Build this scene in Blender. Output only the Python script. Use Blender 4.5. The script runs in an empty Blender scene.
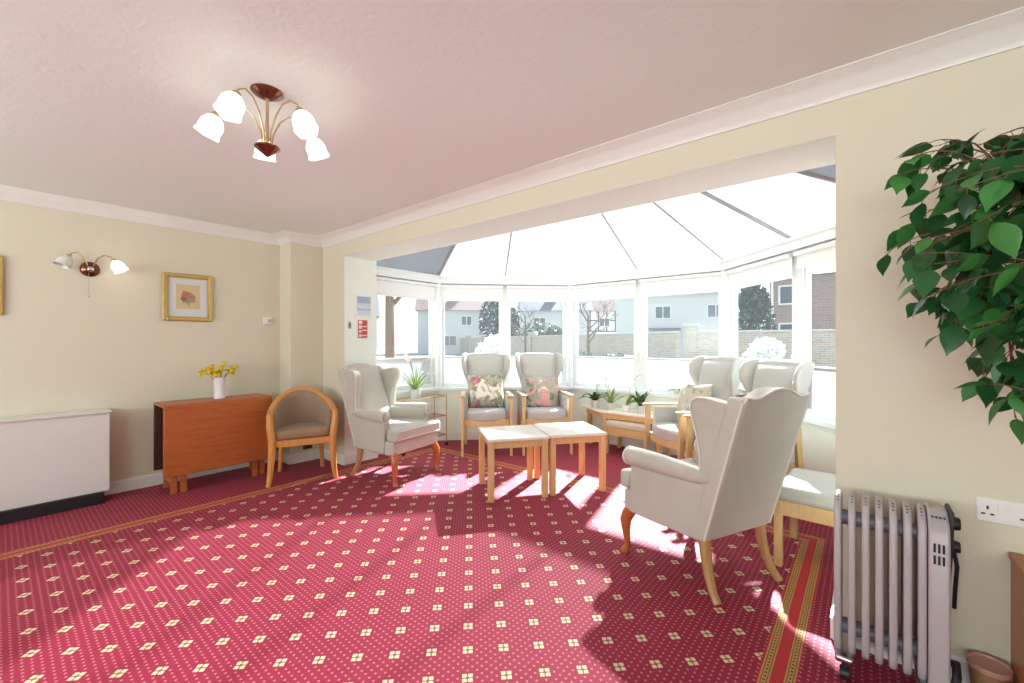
import bpy, bmesh, math, random
from math import sin, cos, pi, radians, hypot, atan2
from mathutils import Vector, Matrix
random.seed(7)
scene = bpy.context.scene
COL = scene.collection

# ------------------------------------------------------------------ helpers
class MB:
    """collects shapes in one bmesh, then links them as ONE mesh object"""
    def __init__(self):
        self.bm = bmesh.new()
        self.mi = 0
    def _add(self, verts, faces, M=None):
        vs = [self.bm.verts.new((M @ Vector(v)) if M else Vector(v)) for v in verts]
        for f in faces:
            try:
                fc = self.bm.faces.new([vs[i] for i in f]); fc.material_index = self.mi
            except ValueError:
                pass
        return vs
    def box(self, c, s, rz=0, M=None):
        x, y, z = s[0] / 2, s[1] / 2, s[2] / 2
        T = Matrix.Translation(c) @ Matrix.Rotation(rz, 4, 'Z')
        if M: T = M @ T
        v = [(-x, -y, -z), (x, -y, -z), (x, y, -z), (-x, y, -z), (-x, -y, z), (x, -y, z), (x, y, z), (-x, y, z)]
        self._add(v, [(0, 3, 2, 1), (4, 5, 6, 7), (0, 1, 5, 4), (1, 2, 6, 5), (2, 3, 7, 6), (3, 0, 4, 7)], T)
        return self
    def span(self, a, b, M=None):
        return self.box([(a[i] + b[i]) / 2 for i in range(3)], [abs(b[i] - a[i]) for i in range(3)], 0, M)
    def prism(self, poly, a, b, axis='z', fn=None):
        n = len(poly)
        def P(p, h):
            q = {'z': (p[0], p[1], h), 'y': (p[0], h, p[1]), 'x': (h, p[0], p[1])}[axis]
            return fn(q) if fn else q
        v = [P(p, a) for p in poly] + [P(p, b) for p in poly]
        f = [tuple(range(n))[::-1], tuple(range(n, 2 * n))] + [(i, (i + 1) % n, n + (i + 1) % n, n + i) for i in range(n)]
        self._add(v, f)
        return self
    def tube(self, pts, rad, n=8, cap=True, flat=1.0, closed=False):
        pts = [Vector(p) for p in pts]
        m = len(pts)
        if not hasattr(rad, '__len__'): rad = [rad] * m
        rings, prev = [], None
        for i, p in enumerate(pts):
            if closed: t = pts[(i + 1) % m] - pts[i - 1]
            else: t = pts[min(i + 1, m - 1)] - pts[max(i - 1, 0)]
            t.normalize()
            if prev is None:
                up = Vector((0, 0, 1)) if abs(t.z) < .9 else Vector((1, 0, 0))
                a = t.cross(up).normalized()
            else:
                a = (prev - t * prev.dot(t)).normalized()
            prev = a
            b = t.cross(a)
            rings.append([p + (a * cos(2 * pi * k / n) + b * sin(2 * pi * k / n) * flat) * rad[i] for k in range(n)])
        v = [q for r in rings for q in r]
        f = []
        for i in range(m if closed else m - 1):
            j = (i + 1) % m
            for k in range(n):
                f.append((i * n + k, i * n + (k + 1) % n, j * n + (k + 1) % n, j * n + k))
        if cap and not closed:
            f.append(tuple(range(n))[::-1]); f.append(tuple(range((m - 1) * n, m * n)))
        self._add(v, f)
        return self
    def cyl(self, p0, p1, r0, r1=None, n=16):
        return self.tube([p0, p1], [r0, r0 if r1 is None else r1], n)
    def lathe(self, prof, c=(0, 0, 0), n=24, M=None, wob=None):
        v, f, m = [], [], len(prof)
        for i, (r, z) in enumerate(prof):
            for k in range(n):
                a = 2 * pi * k / n
                rr = r * (1 + (wob(a, i) if wob else 0))
                v.append((c[0] + rr * cos(a), c[1] + rr * sin(a), c[2] + z))
        for i in range(m - 1):
            for k in range(n):
                f.append((i * n + k, i * n + (k + 1) % n, (i + 1) * n + (k + 1) % n, (i + 1) * n + k))
        if prof[0][0] > 1e-5: f.append(tuple(range(n))[::-1])
        if prof[-1][0] > 1e-5: f.append(tuple(range((m - 1) * n, m * n)))
        self._add(v, f, M)
        return self
    def ball(self, c, s, n=14, M=None):
        if not hasattr(s, '__len__'): s = (s, s, s)
        k = n // 2
        prof = [(sin(pi * i / k), -cos(pi * i / k)) for i in range(k + 1)]
        T = Matrix.Translation(c) @ Matrix.Diagonal((s[0], s[1], s[2], 1))
        if M: T = M @ T
        return self.lathe([(max(r, 1e-6), z) for r, z in prof], n=n, M=T)
    def quad(self, a, b, c, d):
        self._add([a, b, c, d], [(0, 1, 2, 3)]); return self
    def tri(self, a, b, c):
        self._add([a, b, c], [(0, 1, 2)]); return self
    def grid(self, fn, nu, nv, closed_u=False):
        v = [fn(i / (nu if closed_u else nu - 1), j / (nv - 1)) for j in range(nv) for i in range(nu)]
        f = []
        for j in range(nv - 1):
            for i in range(nu if closed_u else nu - 1):
                f.append((j * nu + i, j * nu + (i + 1) % nu, (j + 1) * nu + (i + 1) % nu, (j + 1) * nu + i))
        self._add(v, f); return self
    def pillow(self, c, s, M=None, n=12, puff=1.0):
        """a stuffed square cushion, s = (width, thickness, height), lying in local XZ"""
        vs = {}
        def P(i, j, side):
            u, w = -1 + 2 * i / n, -1 + 2 * j / n
            e = ((1 - u * u) * (1 - w * w)) ** .42
            pin = 1 - .07 * (1 - abs(u)) * abs(w) ** 3 - .0
            pin2 = 1 - .07 * (1 - abs(w)) * abs(u) ** 3
            return (u * s[0] / 2 * pin2, side * e * s[1] / 2, w * s[2] / 2 * pin)
        T = Matrix.Translation(c)
        if M: T = M @ T
        for side in (-1, 1):
            v = [P(i, j, side) for j in range(n + 1) for i in range(n + 1)]
            f = [(j * (n + 1) + i, j * (n + 1) + i + 1, (j + 1) * (n + 1) + i + 1, (j + 1) * (n + 1) + i) for j in range(n) for i in range(n)]
            if side > 0: f = [q[::-1] for q in f]
            self._add(v, f, T)
        return self
    def build(self, name, mat, parent=None, smooth=True, bevel=0, seg=3, sub=0, angle=35, solid=0, weld=True, sharp=True):
        if weld: bmesh.ops.remove_doubles(self.bm, verts=self.bm.verts, dist=1e-5)
        bmesh.ops.recalc_face_normals(self.bm, faces=self.bm.faces)
        me = bpy.data.meshes.new(name)
        self.bm.to_mesh(me); self.bm.free()
        for m in (mat if isinstance(mat, (list, tuple)) else [mat]): me.materials.append(m)
        o = bpy.data.objects.new(name, me); COL.objects.link(o)
        if parent: o.parent = parent
        if solid:
            md = o.modifiers.new('solid', 'SOLIDIFY'); md.thickness = solid; md.offset = 0
        if bevel:
            md = o.modifiers.new('bevel', 'BEVEL'); md.width = bevel; md.segments = seg; md.limit_method = 'ANGLE'; md.angle_limit = radians(angle)
        if sub:
            md = o.modifiers.new('sub', 'SUBSURF'); md.levels = sub; md.render_levels = sub
        if smooth:
            for p in me.polygons: p.use_smooth = True
            if sharp:
                try: me.set_sharp_from_angle(angle=radians(40))
                except Exception: pass
        return o

def tag(o, label=None, cat=None, group=None, kind=None):
    if label: o['label'] = label
    if cat: o['category'] = cat
    if group: o['group'] = group
    if kind: o['kind'] = kind
    return o
def thing(name, label, cat, loc=(0, 0, 0), rz=0, group=None):
    o = bpy.data.objects.new(name, None); COL.objects.link(o)
    o.location = loc; o.rotation_euler = (0, 0, rz); o.empty_display_size = .1
    return tag(o, label, cat, group)
def struct(o):
    o['kind'] = 'structure'; return o
def copy_tree(o, parent=None):
    c = o.copy(); COL.objects.link(c); c.parent = parent
    for ch in list(o.children): copy_tree(ch, c)
    return c

# ------------------------------------------------------------------ materials
class G:
    """tiny node-graph writer"""
    def __init__(self, name):
        self.m = bpy.data.materials.new(name); self.m.use_nodes = True
        self.t = self.m.node_tree; self.t.nodes.clear()
        self.out = self.t.nodes.new('ShaderNodeOutputMaterial')
    def n(self, typ, **kw):
        nd = self.t.nodes.new(typ)
        for k, v in kw.items(): setattr(nd, k, v)
        return nd
    def link(self, a, b): self.t.links.new(a, b)
    def put(self, sock, v):
        if v is None: return
        if isinstance(v, bpy.types.NodeSocket): self.link(v, sock)
        else: sock.default_value = v
    def math(self, op, a, b=None, c=None, clamp=False):
        nd = self.n('ShaderNodeMath', operation=op, use_clamp=clamp)
        self.put(nd.inputs[0], a); self.put(nd.inputs[1], b)
        if c is not None: self.put(nd.inputs[2], c)
        return nd.outputs[0]
    def mix(self, f, a, b):
        nd = self.n('ShaderNodeMix', data_type='RGBA')
        self.put(nd.inputs[0], f)
        self.put(nd.inputs[6], (*a, 1) if isinstance(a, tuple) and len(a) == 3 else a)
        self.put(nd.inputs[7], (*b, 1) if isinstance(b, tuple) and len(b) == 3 else b)
        return nd.outputs[2]
    def noise(self, vec=None, scale=5, detail=3, rough=.55, dist=0):
        nd = self.n('ShaderNodeTexNoise'); self.put(nd.inputs['Vector'], vec)
        nd.inputs['Scale'].default_value = scale; nd.inputs['Detail'].default_value = detail
        nd.inputs['Roughness'].default_value = rough; nd.inputs['Distortion'].default_value = dist
        return nd.outputs['Fac']
    def obj(self): return self.n('ShaderNodeTexCoord').outputs['Object']
    def pos(self): return self.n('ShaderNodeNewGeometry').outputs['Position']
    def xyz(self, v):
        nd = self.n('ShaderNodeSeparateXYZ'); self.link(v, nd.inputs[0]); return nd.outputs
    def scale(self, v, s):
        nd = self.n('ShaderNodeMapping'); self.link(v, nd.inputs[0]); nd.inputs['Scale'].default_value = s
        return nd.outputs[0]
    def ramp(self, f, stops):
        nd = self.n('ShaderNodeValToRGB'); self.link(f, nd.inputs[0])
        e = nd.color_ramp.elements
        while len(e) < len(stops): e.new(.5)
        for i, (p, c) in enumerate(stops): e[i].position = p; e[i].color = (*c, 1)
        return nd.outputs[0]
    def bump(self, h, strength=.2, dist=.01):
        nd = self.n('ShaderNodeBump'); self.link(h, nd.inputs['Height'])
        nd.inputs['Strength'].default_value = strength; nd.inputs['Distance'].default_value = dist
        return nd.outputs[0]
    def bsdf(self, color, rough=.6, metal=0, normal=None, **kw):
        b = self.n('ShaderNodeBsdfPrincipled')
        self.put(b.inputs['Base Color'], (*color, 1) if isinstance(color, tuple) and len(color) == 3 else color)
        self.put(b.inputs['Roughness'], rough); b.inputs['Metallic'].default_value = metal
        if normal is not None: self.link(normal, b.inputs['Normal'])
        for k, v in kw.items(): self.put(b.inputs[k.replace('_', ' ')], v)
        return b.outputs[0]
    def end(self, s): self.link(s, self.out.inputs[0]); return self.m

def plain(name, c, rough=.6, metal=0, var=.06, sc=6, bump=0, bsc=80, **kw):
    g = G(name); v = g.obj()
    nz = g.noise(v, sc, 4)
    col = g.mix(nz, tuple(x * (1 - var) for x in c), tuple(min(1, x * (1 + var)) for x in c))
    nb = g.bump(g.noise(v, bsc, 2), bump, .01) if bump else None
    return g.end(g.bsdf(col, rough, metal, nb, **kw))
def wood(name, c1, c2, rough=.4, sc=(3, 30, 30), rot=None):
    g = G(name); v = g.scale(g.obj(), sc)
    nz = g.noise(v, 1.5, 6, .6, .6)
    col = g.ramp(nz, [(.3, c1), (.55, c2), (.75, c1)])
    return g.end(g.bsdf(col, rough, 0, g.bump(nz, .04, .01)))
def fabric(name, c, sheen=.4, var=.1, weave=260):
    g = G(name); v = g.obj()
    big = g.noise(v, 5, 4, .6)
    col = g.mix(big, tuple(x * (1 - var) for x in c), tuple(min(1, x * (1 + var)) for x in c))
    b = g.bump(g.noise(v, weave, 2), .15, .004)
    return g.end(g.bsdf(col, .85, 0, b, Sheen_Weight=sheen, Sheen_Roughness=.4))

M = {}
def make_materials():
    def wallmat(n, c):
        g = G(n); p = g.pos()
        col = g.mix(g.noise(p, 1.2, 3), tuple(x * .97 for x in c), c)
        return g.end(g.bsdf(col, .75, 0, g.bump(g.noise(p, 70, 3), .12, .01)))
    M['cream'] = wallmat('cream wall paint', (.72, .675, .535))
    M['ivory'] = wallmat('ivory reveal paint', (.82, .87, .79))
    g = G('textured ceiling paint'); p = g.pos()
    nz = g.noise(p, 16, 5, .6, 1.2)
    M['ceiling'] = g.end(g.bsdf((.84, .90, .885), .8, 0, g.bump(nz, .13, .015)))
    M['white'] = plain('white gloss paint', (.82, .82, .80), .35, var=.02)
    M['upvc'] = plain('white upvc', (.74, .78, .78), .3, var=.015)
    M['dwarf'] = plain('pale dwarf wall paint', (.84, .87, .77), .6, var=.03)
    M['rafter'] = plain('grey rafter cap', (.28, .30, .32), .5, var=.05)
    M['heater'] = plain('off white enamel', (.72, .71, .68), .4, var=.02)
    M['black'] = plain('black plastic', (.012, .012, .014), .45)
    M['darkgrey'] = plain('dark grey plastic', (.04, .042, .045), .5)
    M['radiator'] = plain('mauve grey enamel', (.43, .385, .395), .35, var=.03)
    M['tubeshade'] = plain('tube enamel in shade', (.22, .22, .24), .4)  # radiator grey darkened to imitate the shade between the fins
    M['plastic'] = plain('white plastic', (.85, .84, .82), .35, var=.01)
    M['teak'] = wood('orange teak veneer', (.36, .085, .020), (.47, .13, .034), .35, (2, 2, 22))
    M['shadeteak'] = wood('teak leaf painted in shade', (.035, .014, .009), (.055, .02, .012), .5, (2, 2, 22))  # back leaf's teak painted dark to imitate shade in the gap
    M['tubwood'] = wood('honey beech', (.56, .22, .05), (.68, .31, .085), .35, (20, 20, 4))
    M['pine'] = wood('light pine', (.60, .36, .15), (.70, .45, .21), .45, (20, 20, 3))
    M['oak'] = wood('golden oak', (.54, .36, .16), (.64, .45, .22), .4, (20, 20, 4))
    M['legwood'] = wood('polished chestnut leg', (.36, .085, .022), (.48, .14, .04), .25, (22, 22, 4))
    M['rearleg'] = wood('brown beech leg', (.36, .19, .075), (.46, .26, .11), .35, (22, 22, 4))
    M['cabinet'] = wood('orange cabinet veneer', (.33, .10, .024), (.42, .145, .04), .4, (20, 3, 3))
    M['velvet'] = fabric('pale velvet', (.50, .475, .42), .35, .12)
    M['greyvelvet'] = fabric('silver grey upholstery', (.47, .47, .44), .4, .06)
    M['seatgrey'] = fabric('grey seat upholstery', (.42, .41, .41), .4, .06)
    M['tubfab'] = fabric('taupe weave', (.31, .22, .145), .2, .08)
    M['tubseat'] = fabric('brown tweed', (.32, .19, .105), .2, .22, 120)
    M['stoolfab'] = fabric('beige stool cloth', (.62, .55, .44), .2, .06)
    M['piping'] = plain('pale piping', (.72, .68, .60), .7)
    M['brass'] = plain('brushed brass', (.62, .47, .26), .28, 1.0, .05)
    M['copper'] = plain('dark copper', (.19, .075, .045), .25, .8, .05)
    M['gilt'] = plain('gilt frame', (.62, .44, .15), .35, .75, .15, 25)
    M['chrome'] = plain('satin chrome', (.6, .6, .6), .25, 1.0, .02)
    M['tabletop'] = plain('cream laminate', (.80, .76, .67), .3, var=.03)
    M['porcelain'] = plain('white porcelain', (.82, .80, .82), .3, var=.03)
    g = G('lit opal glass')
    e = g.n('ShaderNodeEmission'); e.inputs[0].default_value = (1, .93, .80, 1); e.inputs[1].default_value = 3.2
    M['lit'] = g.end(e.outputs[0])
    g = G('unlit opal glass')
    M['opal'] = g.end(g.bsdf((.86, .85, .82), .25, 0, None, Transmission_Weight=.15))
    # clear window glass with a translucent veil put in for glare
    def glass(n, haze, tint=(.93, .97, .98), veil=(.92, .96, 1)):
        g = G(n)
        tr = g.n('ShaderNodeBsdfTransparent'); tr.inputs[0].default_value = (*tint, 1)
        gl = g.n('ShaderNodeBsdfGlossy'); gl.inputs['Roughness'].default_value = .12
        tl = g.n('ShaderNodeBsdfTranslucent'); tl.inputs[0].default_value = (*veil, 1)
        m1 = g.n('ShaderNodeMixShader'); g.put(m1.inputs[0], haze)
        g.link(tr.outputs[0], m1.inputs[1]); g.link(tl.outputs[0], m1.inputs[2])
        m2 = g.n('ShaderNodeMixShader'); m2.inputs[0].default_value = .012
        g.link(m1.outputs[0], m2.inputs[1]); g.link(gl.outputs[0], m2.inputs[2])
        return g.end(m2.outputs[0])
    M['glass'] = glass('glare veiled window glass', HAZE)
    M['shelfglass'] = glass('shelf glass', .12)
    M['frost'] = glass('frosted lower pane', .90, (.93, .97, .98), (.42, .43, .44))
    def sheet(n, c, thru, glow=.115):
        g = G(n)
        tl = g.n('ShaderNodeBsdfTranslucent'); tl.inputs[0].default_value = (*c, 1)
        df = g.n('ShaderNodeBsdfDiffuse'); df.inputs[0].default_value = (*c, 1)
        tr = g.n('ShaderNodeBsdfTransparent')
        m1 = g.n('ShaderNodeMixShader'); m1.inputs[0].default_value = 1 - glow
        g.link(tl.outputs[0], m1.inputs[1]); g.link(df.outputs[0], m1.inputs[2])
        m2 = g.n('ShaderNodeMixShader'); m2.inputs[0].default_value = thru
        g.link(m1.outputs[0], m2.inputs[1]); g.link(tr.outputs[0], m2.inputs[2])
        return g.end(m2.outputs[0])
    M['roofblind'] = sheet('white roof blind', (.88, .88, .87), ROOF_THRU)
    M['roofgrey'] = sheet('grey roof sheet', (.16, .18, .20), .05)
    M['blind'] = sheet('white roller blind', (.88, .89, .88), .0, .10)
    M['leaf'] = leafmat('ficus leaf', (.035, .165, .045), (.10, .40, .08), (.022, .065, .032))
    M['leaf2'] = leafmat('houseplant leaf', (.38, .54, .16), (.58, .70, .28), (.24, .38, .12))
    M['darkleaf'] = leafmat('dark orchid leaf', (.07, .13, .05), (.13, .20, .07), (.06, .06, .06))
    M['bark'] = plain('bark', (.12, .065, .035), .8, var=.25, sc=30)
    M['twig'] = plain('twig', (.16, .07, .035), .7, var=.2, sc=30)
    M['stem'] = plain('green stem', (.16, .30, .06), .6)
    M['yellow'] = plain('daffodil petal', (.78, .66, .03), .6, var=.12, sc=20)
    M['trumpet'] = plain('daffodil trumpet', (.78, .56, .015), .6, var=.1)
    M['blossom'] = plain('white blossom', (.88, .86, .85), .7, var=.03)
    M['petalpink'] = plain('pale pink petal', (.80, .62, .62), .6, var=.1)
    M['soil'] = plain('soil', (.05, .035, .025), .95, var=.3, sc=40)

def leafmat(n, a, b, c):
    g = G(n); v = g.obj()
    r = g.n('ShaderNodeNewGeometry').outputs['Random Per Island']
    col = g.ramp(r, [(0, c), (.35, tuple(x * .65 for x in a)), (.7, a), (1, b)])
    col = g.mix(g.math('MULTIPLY', g.noise(v, 40, 3), .5), col, tuple(x * .6 for x in a))
    p = g.bsdf(col, .27, 0, None)
    t = g.n('ShaderNodeBsdfTranslucent'); g.link(col, t.inputs[0])
    m = g.n('ShaderNodeMixShader'); m.inputs[0].default_value = .25
    g.link(p, m.inputs[1]); g.link(t.outputs[0], m.inputs[2])
    return g.end(m.outputs[0])

HAZE = .012
FILL = 54
ROOF_THRU = .165
make_materials()

# ------------------------------------------------------------------ carpet
def carpet():
    g = G('red patterned carpet'); p = g.pos(); x, y, _ = g.xyz(p)
    m = g.math
    U = .10355; X0 = -1.562; Y0 = 1.747
    def near(v):  # v - round(v)
        return m('SUBTRACT', v, m('ROUND', v))
    # dots on a square lattice, a quarter of the motif unit
    a = near(m('DIVIDE', m('SUBTRACT', x, X0), U / 4)); b = near(m('DIVIDE', m('SUBTRACT', y, Y0), U / 4))
    d2 = m('ADD', m('MULTIPLY', a, a), m('MULTIPLY', b, b))
    dot = m('LESS_THAN', d2, .033)
    # motifs: four petals on a checkerboard of the unit
    X = m('DIVIDE', m('SUBTRACT', x, X0), U); Y = m('DIVIDE', m('SUBTRACT', y, Y0), U)
    s = near(m('MULTIPLY', m('ADD', X, Y), .5)); t = near(m('MULTIPLY', m('SUBTRACT', X, Y), .5))
    ax = m('ABSOLUTE', m('MULTIPLY', m('ADD', s, t), U)); ay = m('ABSOLUTE', m('MULTIPLY', m('SUBTRACT', s, t), U))
    p1 = m('LESS_THAN', m('ADD', m('ABSOLUTE', m('SUBTRACT', ax, .0158)), ay), .0122)
    p2 = m('LESS_THAN', m('ADD', m('ABSOLUTE', m('SUBTRACT', ay, .0158)), ax), .0122)
    petal = m('MAXIMUM', p1, p2)
    core = m('LESS_THAN', m('ADD', ax, ay), .0085)
    clear = m('LESS_THAN', m('ADD', ax, ay), .040)
    # the bordered field
    e1 = m('ADD', x, 3.955); e2 = m('SUBTRACT', -.195, x); e3 = m('SUBTRACT', 3.375, y)
    e = m('MINIMUM', m('MINIMUM', e1, e2), e3)
    field = m('GREATER_THAN', e, .125)
    border = m('MULTIPLY', m('GREATER_THAN', e, 0.0), m('LESS_THAN', e, .118))
    q = m('ABSOLUTE', m('SUBTRACT', e, .059))           # distance from the border's middle
    gold = m('MULTIPLY', m('GREATER_THAN', q, .021), m('LESS_THAN', q, .055))
    along = m('ADD', m('MULTIPLY', y, m('GREATER_THAN', e3, e)), m('MULTIPLY', x, m('SUBTRACT', 1, m('GREATER_THAN', e3, e))))
    la = near(m('DIVIDE', along, .022)); lb = m('DIVIDE', m('SUBTRACT', q, .038), .022)
    chain = m('LESS_THAN', m('ADD', m('MULTIPLY', la, la), m('MULTIPLY', lb, lb)), .05)
    line = m('LESS_THAN', m('ABSOLUTE', m('SUBTRACT', q, .0285)), .0016)
    line2 = m('LESS_THAN', m('ABSOLUTE', m('SUBTRACT', q, .0475)), .0016)
    red1, red2 = (.235, .003, .027), (.315, .005, .043)
    wear = g.noise(p, 2.2, 5, .6)
    pile = g.noise(p, 260, 2)
    base = g.mix(wear, red1, red2)
    base = g.mix(m('MULTIPLY', dot, m('SUBTRACT', 1, m('MULTIPLY', clear, field))), base, (.55, .16, .17))
    under = m('LESS_THAN', m('ADD', ax, ay), .0225)
    base = g.mix(m('MULTIPLY', under, field), base, (.26, .10, .05))
    c = g.mix(m('MULTIPLY', petal, field), base, (.74, .58, .36))
    c = g.mix(m('MULTIPLY', core, field), c, (.16, .11, .045))
    bc = g.mix(gold, (.50, .022, .030), (.52, .28, .075))
    bc = g.mix(m('MULTIPLY', chain, gold), bc, (.08, .05, .015))
    bc = g.mix(m('MULTIPLY', m('MAXIMUM', line, line2), gold), bc, (.20, .06, .02))
    c = g.mix(border, c, bc)
    c = g.mix(m('MULTIPLY', pile, .35), c, g.mix(.5, c, (.02, .0, .0)))
    sh = g.bsdf(c, .75, 0, g.bump(pile, .2, .004), Sheen_Weight=.03, Sheen_Roughness=.5, Specular_IOR_Level=.42)
    return g.end(sh)
M['carpet'] = carpet()

# ------------------------------------------------------------------ setting
D = 2.27; DT = 2.64           # opening wall: room face, garden-room face
LX = -4.81; BX = -4.55        # left wall, chimney breast face
RX = 2.6; BY = -3.2
CH = 2.37; LZ = 2.136         # ceiling, lintel
JL, JR = -4.10, -.097         # opening jambs
struct(MB().span((-5.2, -3.5, -.12), (3, 5.05, 0)).build('floor', M['carpet'], smooth=False))
struct(MB().span((-5.1, -3.5, CH), (3, D + .01, CH + .25)).build('ceiling', M['ceiling'], smooth=False))
struct(MB().span((-5.1, -3.5, 0), (LX, DT, CH)).build('wall_left', M['cream'], smooth=False))
struct(MB().span((LX, 1.93, 0), (BX, D, CH)).build('wall_chimney', M['cream'], smooth=False))
# opening wall: room faces cream, reveal ivory
b = MB()
def rect_wall(b, x0, x1, z0, z1):
    b.mi = 0; b.span((x0, D, z0), (x1, DT, z1))
rect_wall(b, LX - .2, JL, 0, LZ)
rect_wall(b, JR, 3.0, 0, LZ)
rect_wall(b, LX - .2, 3.0, LZ, 3.5)
for f in b.bm.faces:
    n = f.normal
    f.normal_update()
    cc = f.calc_center_median()
    if abs(f.normal.y) < .5 and (JL - .01 < cc.x < JR + .01) and cc.z < LZ + .01: f.material_index = 1
    if f.normal.z < -.5 and cc.z > 2: f.material_index = 1
struct(b.build('wall_far', [M['cream'], M['ivory']], smooth=False))
# room side behind the camera: right wall and back wall with two windows added for fill light
struct(MB().span((RX, BY, 0), (RX + .2, D, CH)).build('wall_right', M['cream'], smooth=False))
bw = MB()
W1 = [(-4.0, -1.9), (-1.1, 1.6)]; WZ = (.75, 2.1)
xs = [-5.1] + [v for w in W1 for v in w] + [RX + .2]
for i in range(0, len(xs), 2): bw.span((xs[i], BY - .2, 0), (xs[i + 1], BY, CH))
for w in W1:
    bw.span((w[0], BY - .2, 0), (w[1], BY, WZ[0])); bw.span((w[0], BY - .2, WZ[1]), (w[1], BY, CH))
struct(bw.build('wall_back', M['cream'], smooth=False))
WN = [0]
def window_name():
    WN[0] += 1; return 'window_%d' % WN[0]
for w in W1:
    fr = MB()
    for xx in (w[0] + .03, (w[0] + w[1]) / 2, w[1] - .03): fr.span((xx - .03, BY - .14, WZ[0]), (xx + .03, BY - .07, WZ[1]))
    for zz in (WZ[0] + .03, WZ[1] - .03): fr.span((w[0], BY - .14, zz - .03), (w[1], BY - .07, zz + .03))
    o = struct(fr.build(window_name(), M['upvc'], smooth=False))
    MB().span((w[0], BY - .108, WZ[0]), (w[1], BY - .102, WZ[1])).build('pane', M['glass'], o, smooth=False)

# cornice: a coved profile swept along the wall heads (x = out from wall, z = down from ceiling)
def cornice(name, path):
    prof = [(0, -.088), (.010, -.088), (.012, -.080), (.024, -.066), (.042, -.044), (.066, -.024), (.088, -.014), (.094, -.006), (.100, -.004), (.100, 0.02), (0, 0.02)]
    b = MB(); n = len(path); P = [Vector((*q, 0)) for q in path]
    rings = []
    for i in range(n):
        d0 = (P[i] - P[i - 1]).normalized() if i else (P[1] - P[0]).normalized()
        d1 = (P[i + 1] - P[i]).normalized() if i < n - 1 else d0
        n0 = Vector((d0.y, -d0.x, 0)); n1 = Vector((d1.y, -d1.x, 0))
        mt = (n0 + n1); mt = mt / mt.dot(n0) if mt.length > 1e-6 else n0
        rings.append([(P[i] + mt * o + Vector((0, 0, CH + z))) for o, z in prof])
    k = len(prof)
    v = [q for r in rings for q in r]
    f = [(i * k + j, i * k + (j + 1) % k, (i + 1) * k + (j + 1) % k, (i + 1) * k + j) for i in range(n - 1) for j in range(k)]
    b._add(v, f)
    return struct(b.build(name, M['white'], smooth=True))
cornice('trim_1', [(LX, BY), (LX, 1.93), (BX, 1.93), (BX, D), (RX, D)])
def skirting(name, path, h=.10, t=.018):
    b = MB(); P = [Vector((*q, 0)) for q in path]
    for i in range(len(P) - 1):
        d = (P[i + 1] - P[i]); L = d.length; a = atan2(d.y, d.x); d.normalize()
        nn = Vector((d.y, -d.x, 0)); c = (P[i] + P[i + 1]) / 2 + nn * t / 2
        b.box((c.x, c.y, h / 2 - .006), (L + t, t, h - .012), a)
        c2 = (P[i] + P[i + 1]) / 2 + nn * t * .3
        b.box((c2.x, c2.y, h - .006), (L + t * .6, t * .6, .012), a)
    return struct(b.build(name, M['white'], smooth=False))
skirting('baseboard_left', [(LX, BY), (LX, 1.93), (BX, 1.93), (BX, D), (JL, D), (JL, DT)])
skirting('baseboard_right', [(JR, DT), (JR, D), (RX, D)])

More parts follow.
